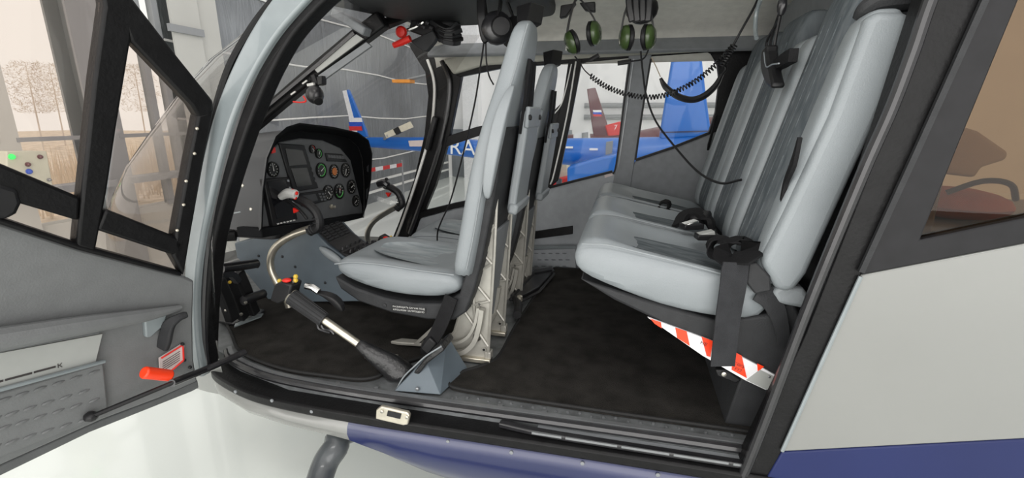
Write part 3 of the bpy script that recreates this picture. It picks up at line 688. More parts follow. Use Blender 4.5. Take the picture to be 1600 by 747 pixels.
# ================================================================== FRONT SEATS
def rrect(cx, cy, z, hx, hy, n=5, e=.45):
    out = []
    for j in range(4*n):
        a = 2*math.pi*j/(4*n); c, s = math.cos(a), math.sin(a)
        out.append(Vec((cx+hx*math.copysign(abs(c)**e, c), cy+hy*math.copysign(abs(s)**e, s), z)))
    return out
def front_seat():
    cy = .39; y0, y1 = .22, .56
    S = empty('pilot_seat', (-.6, cy, 0), 'nearer pilot seat of pale grey leather with black shell and white metal frame', 'seat', 'the two front seats')
    # cushion: profile swept across with rounded edges and a sunken middle
    prof = [(-.872,.285),(-.868,.305),(-.84,.322),(-.76,.325),(-.66,.318),(-.56,.308),(-.46,.305),(-.44,.26),(-.47,.232),(-.52,.218),(-.61,.212),(-.70,.22),(-.78,.238),(-.845,.262)]
    m = MB(); rings = []
    ny = 12
    for i in range(ny+1):
        t = i/ny; y = y0+(y1-y0)*t; e = abs(2*t-1); inset = 0 if e < .8 else (1-math.sqrt(max(0, 1-((e-.8)/.2)**2)))
        ring_ = []
        for (x, z) in prof:
            cx_, cz_ = -.655, .265
            k = 1-.09*inset*1.2
            zz = cz_+(z-cz_)*(1-.28*inset); xx = cx_+(x-cx_)*k
            if z > .3 and -.80 < x < -.47: zz -= .018*max(0, 1-(e/.72)**4)
            ring_.append(Vec((xx, y, zz)))
        rings.append(ring_)
    m.loft(rings); m.build('seat_cushion', 'leather', S, smooth=70, sub=1)
    MB().tube([(x, y0+.012, z) for x, z in ((-.865,.302),(-.8,.312),(-.7,.312),(-.58,.303),(-.47,.298))], .0022, 6, 5).build('cushion_seam', 'leather_shaded', S)
    ins = MB(); rows = []
    for i in range(9):
        x = -.80+.33*i/8; hw = .105*math.sqrt(max(.02, 1-((x+.60)/.215)**2)) if x < -.6 else .105
        rows.append([Vec((x, cy+hw*(j/8*2-1), .3235-.026*(i/8)-.012*(1-(j/4-1)**2)+.0025*math.sin(j*2.4+i*.7)-.002*i/8)) for j in range(9)])
    ins.loft(rows, close=False).build('seat_insert', 'suede_front', S, smooth=80, sub=1)
    # backrest
    lv = [(.285,-.452,.19,.030),(.33,-.450,.195,.035),(.42,-.430,.19,.036),(.52,-.412,.185,.036),(.62,-.392,.18,.036),(.70,-.372,.168,.036),(.76,-.357,.15,.034),(.82,-.342,.12,.032),(.88,-.328,.098,.032),(.94,-.314,.085,.03),(.985,-.304,.07,.026),(1.003,-.298,.04,.014)]
    b = MB(); b.loft([rrect(x+.012, cy, z, t, hw) for z, x, hw, t in lv]); b.build('backrest', 'leather', S, smooth=70, sub=1)
    MB().tube([(x+.03, cy-hw*.99, z) for z, x, hw, t in lv[1:-1]], .0022, 6, 3).build('back_seam', 'leather_shaded', S)
    # side bolster pad on the near and far flank
    for sg in (-1, 1):
        bp = MB(); q = [(.532,-.352,.20,.006),(.55,-.352,.203,.016),(.62,-.342,.204,.022),(.70,-.327,.195,.024),(.76,-.316,.178,.022),(.81,-.304,.15,.015),(.83,-.298,.13,.006)]
        bp.loft([rrect(x-.004, cy+sg*(hw-.014), z, t*.8, t*.8) for z, x, hw, t in q]); bp.build('side_bolster', 'leather_shaded', S, smooth=70, sub=1)
    # black shell: bucket under the cushion and up the back
    sh = [(-.868,.262),(-.80,.23),(-.70,.205),(-.60,.196),(-.51,.204),(-.455,.24),(-.43,.32),(-.405,.42),(-.385,.52),(-.365,.60),(-.335,.72),(-.315,.72),(-.335,.58),(-.36,.46),(-.385,.34),(-.41,.25),(-.435,.185),(-.475,.155),(-.56,.148),(-.68,.158),(-.79,.185),(-.85,.222)]
    MB().prism([(x, y0+.008, z) for x, z in sh], (0, y1-y0-.016, 0)).build('seat_shell', 'shell', S, bevel=.006)
    # rear pocket in grey leather with flap and lip
    pk = [(-.345,.47),(-.335,.54),(-.322,.62),(-.31,.70),(-.303,.765)]
    MB().ribbon([(x+.016, cy+.045, z) for x, z in pk], (0,1,0), .17, .026, 4).build('back_pocket', 'leather_shaded', S, bevel=.008, seg=3)
    MB().ribbon([(-.283, cy+.045, .715), (-.277, cy+.045, .775)], (0,1,0), .178, .014).build('pocket_flap', 'leather_shaded', S, bevel=.005)
    MB().ribbon([(-.325, cy+.045, .462), (-.318, cy+.045, .495)], (0,1,0), .182, .03).build('pocket_lip', 'leather_shaded', S, bevel=.008)
    for dy in (-.05, .14): MB().lathe((-.272, cy+dy*.8, .745), (1,0,.1), [(.008,-.002),(.008,.004),(.003,.006)], 10).build('pocket_stud', 'black', S)
    MB().ball((-.345, cy-.092, .745), (.004,.008,.008)).build('strap_slot', 'black', S)
    # shoulder straps over the back
    for dy in (-.03, .04):
        MB().ribbon([(-.30, cy+dy, .70), (-.285, cy+dy, .80), (-.275, cy+dy*.7, .90)], (0,1,0), .035, .008, 4).build('shoulder_strap', 'webbing', S)
    MB().prism([(-.315, cy-.02, .985), (-.285, cy-.02, 1.0), (-.285, cy+.03, 1.06), (-.33, cy+.03, 1.05)], (.03, .06, 0)).build('headrest_clip', 'black', S, bevel=.004)
    # white metal side frames
    fr = [(770,306),(776,311),(772,400),(762,562),(752,565),(702,556),(689,547),(686,537),(700,532),(711,517),(722,480),(742,410),(760,352)]
    for yy in (.28, .475):
        P = [V(a, b, Y=.28) for a, b in fr]; P = [Vec((p.x, yy, p.z)) for p in P]
        sf = MB().prism(P, (0, .006, 0)).build('side_frame', 'white_metal', S, bevel=.001)
        edge = P+[P[0]]
        MB().tube(edge, .0055, 6).build('frame_edge', 'white_metal', sf)
        for (a, b) in (((760,352),(773,352)), ((773,352),(748,388)), ((748,388),(769,412)), ((769,412),(735,432)), ((735,432),(766,470)), ((766,470),(722,480)), ((722,480),(763,540)), ((740,452),(742,500))):
            A, B = V(*a, Y=.28), V(*b, Y=.28)
            MB().tube([(A.x, yy-.004, A.z), (B.x, yy-.004, B.z)], .0045, 6).build('frame_rib', 'white_metal', sf)
        for (a, r) in (((759,387),.011), ((750,474),.006), ((765,318),.005), ((745,525),.007), ((757,545),.006)):
            A = V(*a, Y=.28); MB().lathe((A.x, yy-.006, A.z), (0,-1,0), [(r*.7,.0005),(r*.7,.002)], 14).build('frame_hole', 'black', sf)
            MB().lathe((A.x, yy-.004, A.z), (0,-1,0), [(r*1.1,-.002),(r*1.1,.0022),(r*.7,.0022)], 14).build('frame_boss', 'white_metal', sf)
        arc = [V(a, b, Y=.28) for a, b in ((688,545),(706,549),(728,545),(744,530),(752,505),(756,480))]
        MB().ribbon([(p.x, yy-.016, p.z) for p in arc], (0,1,0), .02, .014, 5).build('recline_arc', 'white_metal', sf)
        arc = [V(a, b, Y=.28) for a, b in ((691,530),(712,533),(732,524),(744,505),(750,478))]
        MB().ribbon([(p.x, yy-.014, p.z) for p in arc], (0,1,0), .014, .009, 5).build('recline_arc', 'white_metal', sf)
        MB().box((-.47, yy, .007), (.19, .03, .014)).build('floor_track', 'nickel', S, bevel=.002)
        MB().box((-.385, yy+.01, .02), (.02, .03, .03)).build('track_stop', 'white_metal', S, bevel=.003)
    MB().tube([(-.42,.28,.08), (-.42,.475,.08)], .014, 10).build('cross_bar', 'white_metal', S)
    MB().box((-.40,.38,.24), (.02,.19,.36), Matrix.Rotation(math.radians(9), 3, 'Y')).build('rear_plate', 'liner_dark', S, bevel=.003)
    # front feet showing through the carpet
    for (x0_, x1_, y) in ((-.70,-.62,.30), (-.735,-.66,.19)):
        MB().prism([(x0_-.03,y,.010),(x0_,y+.025,.012),(x1_,y+.03,.012),(x1_,y+.002,.012),(x0_,y-.003,.010)], (0,0,.012)).build('floor_foot', 'white_metal', S, bevel=.003)
    MB().ribbon([(-.64,.31,.02), (-.56,.30,.10)], (0,1,0), .02, .01).build('front_strut', 'white_metal', S)
    # lap belt hanging at the side
    MB().ribbon([(-.475,y0-.004,.235), (-.49,y0-.012,.19), (-.515,y0-.02,.13), (-.545,y0-.03,.075), (-.55,y0-.02,.05)], (.8,0,.35), .042, .006, 4).build('lap_belt', 'webbing', S)
    MB().box((-.54,y0-.03,.085), (.05,.018,.03), Matrix.Rotation(-.9, 3, 'Y')).build('belt_buckle', 'black', S, bevel=.004)
    # shell bolts
    for (x, z) in ((-.70,.182), (-.49,.215)): MB().lathe((x, y0+.008, z), (0,-1,0), [(.006,-.001),(.006,.003),(.002,.004)], 10).build('shell_bolt', 'shell', S)
    return S
S1 = front_seat()
S2 = copy_tree(S1, (-.62, .39+.56, -.055))
S2['label'] = 'farther pilot seat of grey leather, partly hidden behind the nearer one'
# warning label on the near seat shell
lb = [V(a, b, Y=.2265) for a, b in ((612,477),(666,482),(665,490),(612,485))]
MB().prism(lb, (0, -.001, 0)).build('warning_label', 'black', S1)
xd = lb[1]-lb[0]
text('РАЗМЕЩАТЬ БАГАЖ ПОД', 'label_text', 'dial_white', S1, V(638.5, 481.2, Y=.2245), xd, (0,0,1), .0068, xd.length*.92)
text('КРЕСЛОМ ЗАПРЕЩЕНО', 'label_text', 'dial_white', S1, V(638.5, 486.0, Y=.2245), xd, (0,0,1), .0068, xd.length*.90)

# black tray and connector on the floor behind the far seat
FT = empty('floor_tray', V(830,450,Z=.01), 'flat black tray on the floor behind the far pilot seat', 'tray')
MB().prism(VS([(797,468),(834,428),(862,423),(866,428),(842,456),(816,470)], Z=.008), (0,0,.022)).build('tray_plate', 'black_satin', FT, bevel=.004)
MB().tube(VS([(797,468),(834,428),(862,423),(866,428),(842,456),(816,470),(797,468)], Z=.03), .006, 6).build('tray_rim', 'black', FT)
MB().tube(VS([(806,466),(810,478),(808,492)], Z=.03), .016, 10).build('floor_plug', 'black', FT)
MB().lathe(V(812,470,Z=.03), (0,0,1), [(.012,0),(.012,.02),(.005,.024)], 12).build('plug_cap', 'nickel', FT)

# ================================================================== REAR BENCH
B = empty('bench_seat', (.15, .62, 0), 'three place rear bench of pale grey leather with dark suede inserts', 'bench seat')
PITCH = .355
cprof = [(-.112,.40),(-.108,.44),(-.085,.468),(-.04,.470),(.05,.452),(.14,.434),(.24,.412),(.33,.395),(.34,.32),(.30,.292),(.2,.296),(.1,.312),(0,.345),(-.075,.372)]
def bench_cushion(k):
    y0 = .08+PITCH*k; y1 = y0+PITCH-.014; rings = []; ny = 18
    for i in range(ny+1):
        t = i/ny; y = y0+(y1-y0)*t; e = abs(2*t-1); ins = 0 if e < .8 else 1-math.sqrt(max(0, 1-((e-.8)/.2)**2)); r = []
        for (x, z) in cprof:
            cx_, cz_ = .12, .38; zz = cz_+(z-cz_)*(1-.55*ins*(1 if z > .38 else .3)); xx = cx_+(x-cx_)*(1-.06*ins)
            if z > .39 and -.03 < x < .34: zz -= .044*max(0, 1-(e/.86)**3)
            r.append(Vec((xx, y, zz)))
        rings.append(r)
    c = MB().loft(rings).build('seat_cushion', 'leather', B, smooth=70, sub=1)
    rows = []
    for i in range(9):
        x = .005+.29*i/8; hw = .072*math.sqrt(1-max(0, (.07-x)/.075)**2)
        rows.append([Vec((x, (y0+y1)/2+hw*(j/8*2-1), .4625-.205*x-.029-.006*(1-(j/4-1)**2)+.002*math.sin(j*2.7+i))) for j in range(9)])
    MB().loft(rows, close=False).build('seat_insert', 'suede_seat', c, smooth=80, sub=1)
    MB().tube([(x, y0+.006, z) for x, z in ((-.09,.455),(-.03,.456),(.05,.442),(.14,.424),(.24,.402))], .002, 6, 4).build('cushion_seam', 'leather_shaded', c)
def bench_back(k, top=.94, itop=1.03):
    y0 = .08+PITCH*k; y1 = y0+PITCH-.004; cy = (y0+y1)/2
    def fx(z): return .292+(z-.42)*.245
    bb = None
    zz = [.385,.40,.45,.55,.65,.75,.85,.91,.935,.945]
    for sg in (-1, 1):
        yc = cy+sg*.138; m = MB(); rings = []
        for z in zz:
            sh = 1 if .4 < z < .92 else (.8 if .39 < z < .94 else .35)
            rings.append(rrect(fx(z)+.037, yc, z if sg < 0 or k < 3 else z, .042*sh, (.036*(.75+.25*sh)), 5, .5))
        o = m.loft(rings).build('back_bolster', 'leather', B, smooth=70, sub=1)
        MB().tube([(fx(z)+.002, yc+sg*(-.012), z) for z in (.42,.55,.7,.85,.92)], .0018, 6, 3).build('bolster_seam', 'leather_shaded', o)
    m = MB(); rings = []
    for z in [.385,.42,.5,.6,.7,.8,.9,.96,itop-.02,itop]:
        sh = .5 if z >= itop or z < .39 else 1
        rings.append(rrect(fx(z)+.042, cy, z, .042*sh, .105*(.85+.15*sh), 5, .5))
    o = m.loft(rings).build('back_insert', 'suede', B, smooth=70, sub=1)
    for dy in (-.045, 0, .045):
        MB().tube([(fx(z)+.0005, cy+dy, z) for z in (.44,.6,.8,.95)], .0012, 5, 3).build('insert_seam', 'suede_seat', o)
for k in range(3): bench_cushion(k); bench_back(k)
# thick outer near side panel of the backrest
sp = VS([(1190,412),(1230,330),(1300,180),(1356,30),(1372,16),(1425,18),(1432,40),(1418,95),(1340,260),(1262,430),(1240,458),(1215,456)], Y=.066)
MB().prism(sp, (0, .055, 0)).build('back_side', 'leather', B, bevel=.018, seg=4)
MB().prism([p+Vec((.02, .004, .01)) for p in VS([(1210,450),(1240,458),(1250,470),(1243,490),(1200,482),(1190,462)], Y=.08)], (0,.05,0)).build('back_foot_pad', 'leather_shaded', B, bevel=.01, seg=3)
MB().prism(VS([(1412,60),(1432,40),(1428,95),(1405,140)], Y=.075), (0,.03,0)).build('back_edge_trim', 'silver', B, bevel=.006)
# head rolls
MB().tube([V(1338,30,Y=.13), V(1352,14,Y=.12), V(1380,2,Y=.12), V(1450,-4,Y=.12)], [.008,.016,.022,.022], 10, 4).build('head_roll', 'shell', B)
# underframe
MB().prism(VS([(905,436),(1000,466),(1120,502),(1200,492),(1240,470),(1255,500),(1240,560),(1215,590),(1130,560),(1015,496),(960,470)], Y=.10), (0,1.0,0)).build('underframe', 'shell', B, bevel=.008)
MB().prism([(.28,.12,.0),(.5,.12,.0),(.5,.12,.3),(.33,.12,.3)], (0,1.0,0)).build('base_box', 'shell', B, bevel=.005)
# red and white striped guard
hz = VS([(1012,496),(1110,532),(1186,572),(1214,588),(1210,608),(1196,609),(1164,594),(1098,556)], Y=.094)
gd = MB().prism(hz, (0,.006,0)).build('striped_guard', 'heli_white', B)
gd['label'] = 'red and white striped guard plate'
for pts in ([(1016,498),(1033,504),(1034,513),(1023,506)], [(1055,512),(1073,518),(1078,541),(1058,528)], [(1096,526),(1114,533),(1110,558),(1104,556)], [(1146,549),(1159,556),(1167,591),(1143,578)], [(1183,568),(1194,573),(1184,581)]):
    MB().prism(VS(pts, Y=.093), (0,.001,0)).build('red_stripe', 'orange_red', gd)
xg = V(1160,560,Y=.09)-V(1100,532,Y=.09)
text('НЕ СТАВИТЬ', 'guard_text', 'ink', gd, V(1152,569,Y=.0922), xg, (0,0,1), .008, .034)
text('ГРУЗ', 'guard_text', 'ink', gd, V(1152,577,Y=.0922), xg, (0,0,1), .008, .02)
text('НЕ', 'guard_text', 'ink', gd, V(1100,537,Y=.0922), xg, (0,0,1), .008, .015)
MB().prism(VS([(1187,578),(1213,590),(1211,608),(1198,609),(1166,594)], Y=.0928), (0,.001,0)).build('guard_end', 'paper', gd)
MB().ball(V(1202,589,Y=.092), (.003,.002,.003)).build('guard_screw', 'rivet', gd)
MB().prism(VS([(1118,578),(1135,578),(1160,594),(1150,600),(1120,588)], Y=.12), (0,.02,0)).build('floor_bracket', 'black', B, bevel=.004)
MB().lathe(V(1131,584,Y=.118), (0,-1,0), [(.006,0),(.006,.004),(.002,.005)], 10).build('floor_bolt', 'steel', B)
# belts on the near seat: hanging strap, loop, anchor
MB().ribbon(VS([(1150,410),(1148,422),(1145,450),(1137,500),(1129,572)], Y=.058), RT, [.055,.058,.058,.055,.055], .004, 3).build('seat_belt', 'webbing_grey', B)
MB().ribbon([V(1150,412,Y=.058), V(1165,402,Y=.08), V(1172,388,Y=.13), V(1158,376,Y=.16), V(1140,382,Y=.15), V(1132,398,Y=.12), V(1150,412,Y=.07)], (.2,1,.1), .06, .005, 5).build('belt_loop', 'webbing', B)
MB().ribbon([V(1132,400,Y=.15), V(1116,396,Y=.17), V(1112,382,Y=.19), V(1124,374,Y=.2), V(1140,380,Y=.18)], (.1,1,.1), .05, .005, 5).build('belt_loop', 'webbing', B)
MB().prism(VS([(1170,412),(1182,410),(1204,432),(1206,455),(1180,460),(1166,442)], Y=.07), (0,.012,0)).build('belt_anchor', 'shell', B, bevel=.004)
MB().ribbon(VS([(1184,455),(1205,470),(1218,500),(1226,540)], Y=.085), RT, [.045,.045,.035,.025], .005, 3).build('anchor_strap', 'shell', B)
for (px, py, X_, yy, a) in ((1078,350,.2,.40,.4), (1102,366,.22,.33,.2)):
    p = V(px, py, Y=yy); bk = MB().box(p, (.045,.028,.014), Matrix.Rotation(a, 3, 'Z') @ Matrix.Rotation(-.25, 3, 'Y')).build('belt_buckle', 'chrome' if py < 360 else 'paper', B, bevel=.003)
    MB().box(p+Vec((.005,0,-.006)), (.06,.034,.016), Matrix.Rotation(a, 3, 'Z')).build('buckle_body', 'black', bk, bevel=.003)
MB().ribbon([V(1060,352,Y=.46), V(1070,336,Y=.5), V(1090,332,Y=.5), V(1106,345,Y=.45), V(1112,360,Y=.4)], (0,1,.2), .045, .012, 4).build('belt_loop', 'webbing', B)
MB().ribbon([V(985,312,Y=.82), V(1010,322,Y=.8), V(1024,330,Y=.8), V(1034,316,Y=.82), V(1044,318,Y=.8), V(1046,332,Y=.78), V(1060,338,Y=.75)], (.2,1,.2), .035, .006, 4).build('belt_loop', 'webbing', B)
MB().ribbon([V(1062,344,Y=.55), V(1085,340,Y=.5), V(1110,340,Y=.48)], (0,1,.2), .05, .03, 4).build('belt_reel', 'black', B, bevel=.008)
# shoulder straps lying on the backs
for pts, X_ in (([(1250,215),(1240,255),(1228,285),(1222,315)], .33), ([(1120,180),(1108,225),(1094,275),(1092,300)], .36)):
    MB().ribbon([V(a, b, X=X_) for a, b in pts], (0,1,0), [.006,.02,.012,.01], .008, 4).build('shoulder_strap', 'webbing', B)

# ================================================================== INSTRUMENT PANEL
IX = -1.2
I = empty('instrument_panel', (IX, .62, .1), 'black hooded instrument panel with dials and dark screens', 'instrument panel')
rim = [(408,357),(410,300),(417,247),(431,213),(448,198),(468,192),(520,198),(560,207),(576,219),(582,240),(580,282),(573,322),(567,338)]
R0 = VS(rim, X=IX+.08); c0 = Vec((IX, sum(p.y for p in R0)/len(R0), .48))
R1 = [Vec((IX-.40, p.y, .46+(p.z-.46)*.80)) for p in R0]
def thick(rings, t):
    """open shell with an inner copy"""
    inn = []
    for r in rings:
        c = sum(r, Vec((0,0,0)))/len(r); inn.append([p+(Vec((p.x, c.y, c.z))-p).normalized()*t for p in r])
    return inn
RI = thick([R0], .008)[0]; RJ = thick([VS(rim, X=IX+.08)], .012)[0]; RJ = VS([(407,359),(411,300),(419,246),(433,220),(449,209),(468,205),(520,210),(546,217),(560,230),(566,248),(569,285),(569,322),(567,338)], X=IX-.005)
cj = Vec((IX, sum(p.y for p in RJ)/len(RJ), sum(p.z for p in RJ)/len(RJ)))
RM = [p+(p-cj).normalized()*.014 for p in RJ]; R1 = [Vec((IX-.36, p.y, .46+(p.z-.46)*.84)) for p in RM]
hood = MB(); hood.loft([R1, RM, R0], close=False); hood.cur = 1; hood.loft([R0, RI, RJ], close=False)
hood.build('glareshield', ['hood_side', 'hood_black'], I, smooth=60)
face = VS([(405,362),(412,290),(424,236),(438,222),(470,216),(505,219),(532,231),(548,250),(566,322),(567,334),(500,346)], X=IX)
MB().prism(face, (-.03, 0, 0)).build('panel_face', 'panel_grey', I, bevel=.004)
MB().prism(VS([(408,357),(500,345),(567,334),(569,340),(520,352),(410,372)], X=IX+.03), (-.1,0,0)).build('panel_underside', 'hood_black', I, bevel=.004)
MB().prism([p+Vec((-.001,0,0)) for p in RJ], (-.02, 0, 0)).build('panel_back', 'hood_black', I)
EX = Vec((1, 0, 0)); D2 = IX+.004
def ipoly(name, pts, m, x=D2, th=.006, parent=I, bevel=0): return MB().prism(VS(pts, X=x), (-th, 0, 0)).build(name, m, parent, bevel=bevel)
mfd = ipoly('display_unit', [(412,280),(452,277),(466,343),(428,355)], 'black', IX+.02, .02, I, .004)
ipoly('screen', [(418,284),(446,281),(459,335),(433,342)], 'screen', IX+.022, .002, mfd)
for i in range(6): ipoly('soft_key', [(433+i*5,349-i*1.1),(436+i*5,348.4-i*1.1),(436.6+i*5,350.4-i*1.1),(433.6+i*5,351-i*1.1)], 'dial_white', IX+.0215, .002, mfd)
for i in range(5): ipoly('soft_key', [(449+i*2.6,281+i*11),(452+i*2.6,281+i*11),(452.6+i*2.6,284+i*11),(449.6+i*2.6,284+i*11)], 'liner', IX+.0215, .002, mfd)
stack = ipoly('display_unit', [(437,224),(476,227),(498,294),(459,300)], 'black', IX+.008, .012, I, .003)
ipoly('screen', [(446,232),(473,235),(480,257),(452,259)], 'screen', IX+.01, .002, stack)
ipoly('screen', [(455,263),(480,262),(488,289),(464,292)], 'screen', IX+.01, .002, stack)
for i in range(7): ipoly('soft_key', [(478+i*2.3,233+i*8),(480.6+i*2.3,233+i*8),(481.4+i*2.3,236.5+i*8),(478.8+i*2.3,236.5+i*8)], 'panel_grey', IX+.0095, .002, stack)
rad = ipoly('radio_unit', [(466,303),(506,297),(512,314),(474,323)], 'black', IX+.01, .012, I, .003)
ipoly('screen', [(473,306),(493,303),(497,313),(479,317)], 'hood_side', IX+.012, .002, rad)
for r in range(3):
    for c in range(2): ipoly('key', [(498+c*5+r*1.6,302+r*4.3),(501+c*5+r*1.6,301.6+r*4.3),(502+c*5+r*1.6,304.6+r*4.3),(499+c*5+r*1.6,305+r*4.3)], 'panel_grey', IX+.012, .002, rad)
ann = ipoly('annunciator', [(509,239),(535,241),(543,253),(512,252)], 'black', IX+.006, .008, I, .002)
for i in range(6): ipoly('caption_cell', [(512+i*4.3,241.5+i*.4),(515.4+i*4.3,241.8+i*.4),(517.6+i*4.3,246.5+i*.4),(513.6+i*4.3,246.5+i*.4)], 'panel_grey', IX+.0075, .002, ann)
ipoly('warning_light', [(425,231),(430,230),(431,238),(425,240)], 'red', IX+.006, .008)
def gauge(px, py, r, acc='dial_white', needle=40, arc=None, square=False):
    c = V(px, py, X=D2); k = (V(px+1, py, X=D2)-c).length; R = r*k*.60
    kz = (V(px, py+1, X=D2)-c).length; R = r*kz
    g = MB().lathe(c, EX, [(R*1.12,-.004),(R*1.12,.004),(R*.98,.005),(R*.94,.001),(R*.01,.001)], 20).build('gauge', 'dial', I)
    tm = MB()
    for i in range(12):
        a = math.radians(i*30); u = Vec((0, math.sin(a), math.cos(a)))
        tm.ribbon([c+EX*.0015+u*R*.72, c+EX*.0015+u*R*.9], u.cross(EX), R*.09, .0006)
    tm.build('gauge_scale', 'dial_white', g, smooth=0)
    if arc:
        am = MB(); am.tube([c+EX*.0018+Vec((0, math.sin(math.radians(t)), math.cos(math.radians(t))))*R*.82 for t in range(arc[0], arc[1]+1, 15)], R*.07, 5)
        am.build('gauge_arc', acc, g)
    a = math.radians(needle); u = Vec((0, math.sin(a), math.cos(a)))
    MB().ribbon([c+EX*.003-u*R*.2, c+EX*.003+u*R*.7], u.cross(EX), [R*.16, R*.06], .001).build('needle', 'dial_white', g)
    return g, c, R
gauge(426.5,265,11,needle=-5); gauge(488,233,6,needle=150,acc='red',arc=(0,90)); gauge(498,240,7,'dial_green',30,(-30,150))
gauge(502,266,11,'dial_green',60,(-60,220)); g, c, R = gauge(522,268,10,needle=90)
MB().lathe(c+EX*.002, EX, [(R*.6,0),(R*.6,.002),(R*.3,.003)], 16).build('horizon_ball', 'dial_orange', g)
gauge(540,266,10,needle=200); gauge(513,301,11,needle=140); gauge(530,299,11,'dial_green',20,(100,250)); gauge(549,292,10,needle=70); gauge(556,314,8,needle=-120)
g, c, R = gauge(530,299,5,'red',0,(-80,80))
MB().lathe(V(517,323,X=D2), EX, [(.010,0),(.010,.006),(.006,.008),(.006,.02),(.002,.022)], 12).build('knob', 'nickel', I)
scw = MB(); scw.ball((0,0,0), (.006,.004,.006), 8, 5)
scatter('panel_screw', scw, 'steel', I, [V(379,290,Y=R0[1].y-.002), V(392,327,Y=R0[1].y-.002)])
MB().ribbon([V(354,335,Y=R0[1].y-.001), V(376,331,Y=R0[1].y-.001)], (0,0,1), .004, .002).build('side_slot', 'silver', I)

# ================================================================== CENTRE CONSOLE
K = empty('centre_console', (-1.2, .68, 0), 'grey blue centre console with sloping black radio panels between the front seats', 'console')
side_ = VS([(366,380),(430,366),(487,358),(512,384),(540,404),(560,398),(600,400),(600,470),(520,472),(422,472),(372,412)], Y=.56)
MB().prism(side_, (0,.2,0)).build('pedestal', 'grey_paint', K, bevel=.004)
A0 = [V(a, b, Y=.57)+Vec((.008,0,.010)) for a, b in ((484,356),(512,384),(538,403))]
A1 = [p+Vec((0,.17,0)) for p in A0]
MB().loft([[p for p in A0], [p for p in A1]], close=False).build('console_face', 'black', K, smooth=0)
nrm = (A1[0]-A0[0]).cross(A0[1]-A0[0]).normalized()
if nrm.z < 0: nrm = -nrm
for r in range(7):
    for c in range(4):
        t = .05+r*.13; a = A0[0].lerp(A0[1], t); b = A0[0].lerp(A0[1], t+.085)
        y0 = .012+c*.038; q = [a+Vec((0,y0,0)), a+Vec((0,y0+.028,0)), b+Vec((0,y0+.028,0)), b+Vec((0,y0,0))]
        MB().prism([p+nrm*.004 for p in q], -nrm*.004).build('console_key', 'shell' if r else 'rivet', K, bevel=.001)
n2 = (A1[1]-A0[1]).cross(A0[2]-A0[1]).normalized()
if n2.z < 0: n2 = -n2
U0 = V(512,393,Y=.57); U1 = V(540,410,Y=.57)+Vec((.07,0,.01))
MB().prism([U0+Vec((0,0,.012)), U0+Vec((0,.17,.012)), U1+Vec((0,.17,.012)), U1+Vec((0,0,.012))], (0,0,-.02)).build('switch_plate', 'black', K, bevel=.003)
for r in range(4):
    for c in range(5):
        p = U0.lerp(U1, .12+r*.24)+Vec((0,.018+c*.032,.014)); MB().tube([p, p+Vec((.004,0,.014+.01*(r == 3))), ], [.005,.003], 6).build('toggle_switch', 'black_satin', K)
for c in range(2):
    p = U1+Vec((-.01,.05+.07*c,.014)); MB().box(p+Vec((0,0,.018)), (.02,.014,.04)).build('guard_lever', 'black', K, bevel=.003)
MB().ball(V(518,400,Y=.545), (.06,.012,.018), 14, 8, Matrix.Rotation(math.radians(32), 3, 'Y')).build('console_pad', 'leather', K)
scatter('console_screw', scw, 'shell', K, [V(a, b, Y=.559) for a, b in ((404,400),(441,401),(461,417),(508,442),(392,452),(466,455))])

# ================================================================== CYCLIC STICKS
def cyclic(tube_pts, grip_pts, head, Y, label, tm):
    Tp = VS(tube_pts, Y=Y); G = VS(grip_pts, Y=Y); r = empty('cyclic_stick', (Tp[-1].x, Y, 0), label, 'control stick', 'cyclic sticks')
    MB().tube(Tp, .0135, 12, 6).build('stick_tube', tm, r)
    MB().tube(G, [.017,.018,.0165,.017,.016], 10, 5).build('grip', 'black', r)
    for i in range(5):
        p = G[0].lerp(G[1], i/4) if i < 3 else G[1].lerp(G[2], (i-2)/3)
        MB().lathe(p, (G[1]-G[0]) if i < 3 else (G[2]-G[1]), [(.0185,-.002),(.0195,0),(.0185,.002)], 10).build('grip_rib', 'shell', r)
    return r, G
c1, G = cyclic([(486,357),(462,365),(438,379),(425,396),(423,418),(432,440),(446,462),(452,480)], [(484,361),(498,354),(495,334),(480,318),(462,309)], None, .43, 'silver cyclic stick with black grip and red buttons in front of the near seat', 'nickel')
hd = VS([(438,308),(450,302),(463,304)], Y=.405)
MB().tube(hd, [.012,.018,.016], 10, 3).build('grip_head', 'dial_white', c1, bevel=.002)
for p in ((457,298),(463,302),(461,309)): MB().ball(V(*p, Y=.405), (.007,.007,.007), 8, 5).build('button', 'red', c1)
MB().prism(VS([(457,325),(465,330),(458,334)], Y=.405), (0,.02,0)).build('trigger', 'red', c1, bevel=.002)
MB().tube(VS([(446,312),(456,318),(470,330),(480,342)], Y=.42), .006, 8, 4).build('hat_switch_wire', 'black', c1)
c2, G = cyclic([(622,322),(604,332),(585,345),(575,361),(575,378),(583,398),(586,420)], [(620,326),(628,318),(623,303),(612,294),(601,290)], None, 1.05, 'dark steel cyclic stick with black grip in front of the far seat', 'steel')
MB().tube(VS([(591,288),(600,286),(606,290)], Y=1.04), [.017,.021,.016], 10, 3).build('grip_head', 'black_satin', c2)
MB().ball(V(604,280,Y=1.04), (.01,.008,.008), 8, 5).build('button', 'black', c2)
MB().prism(VS([(602,301),(609,302),(606,308)], Y=1.03), (0,.02,0)).build('trigger', 'red', c2)

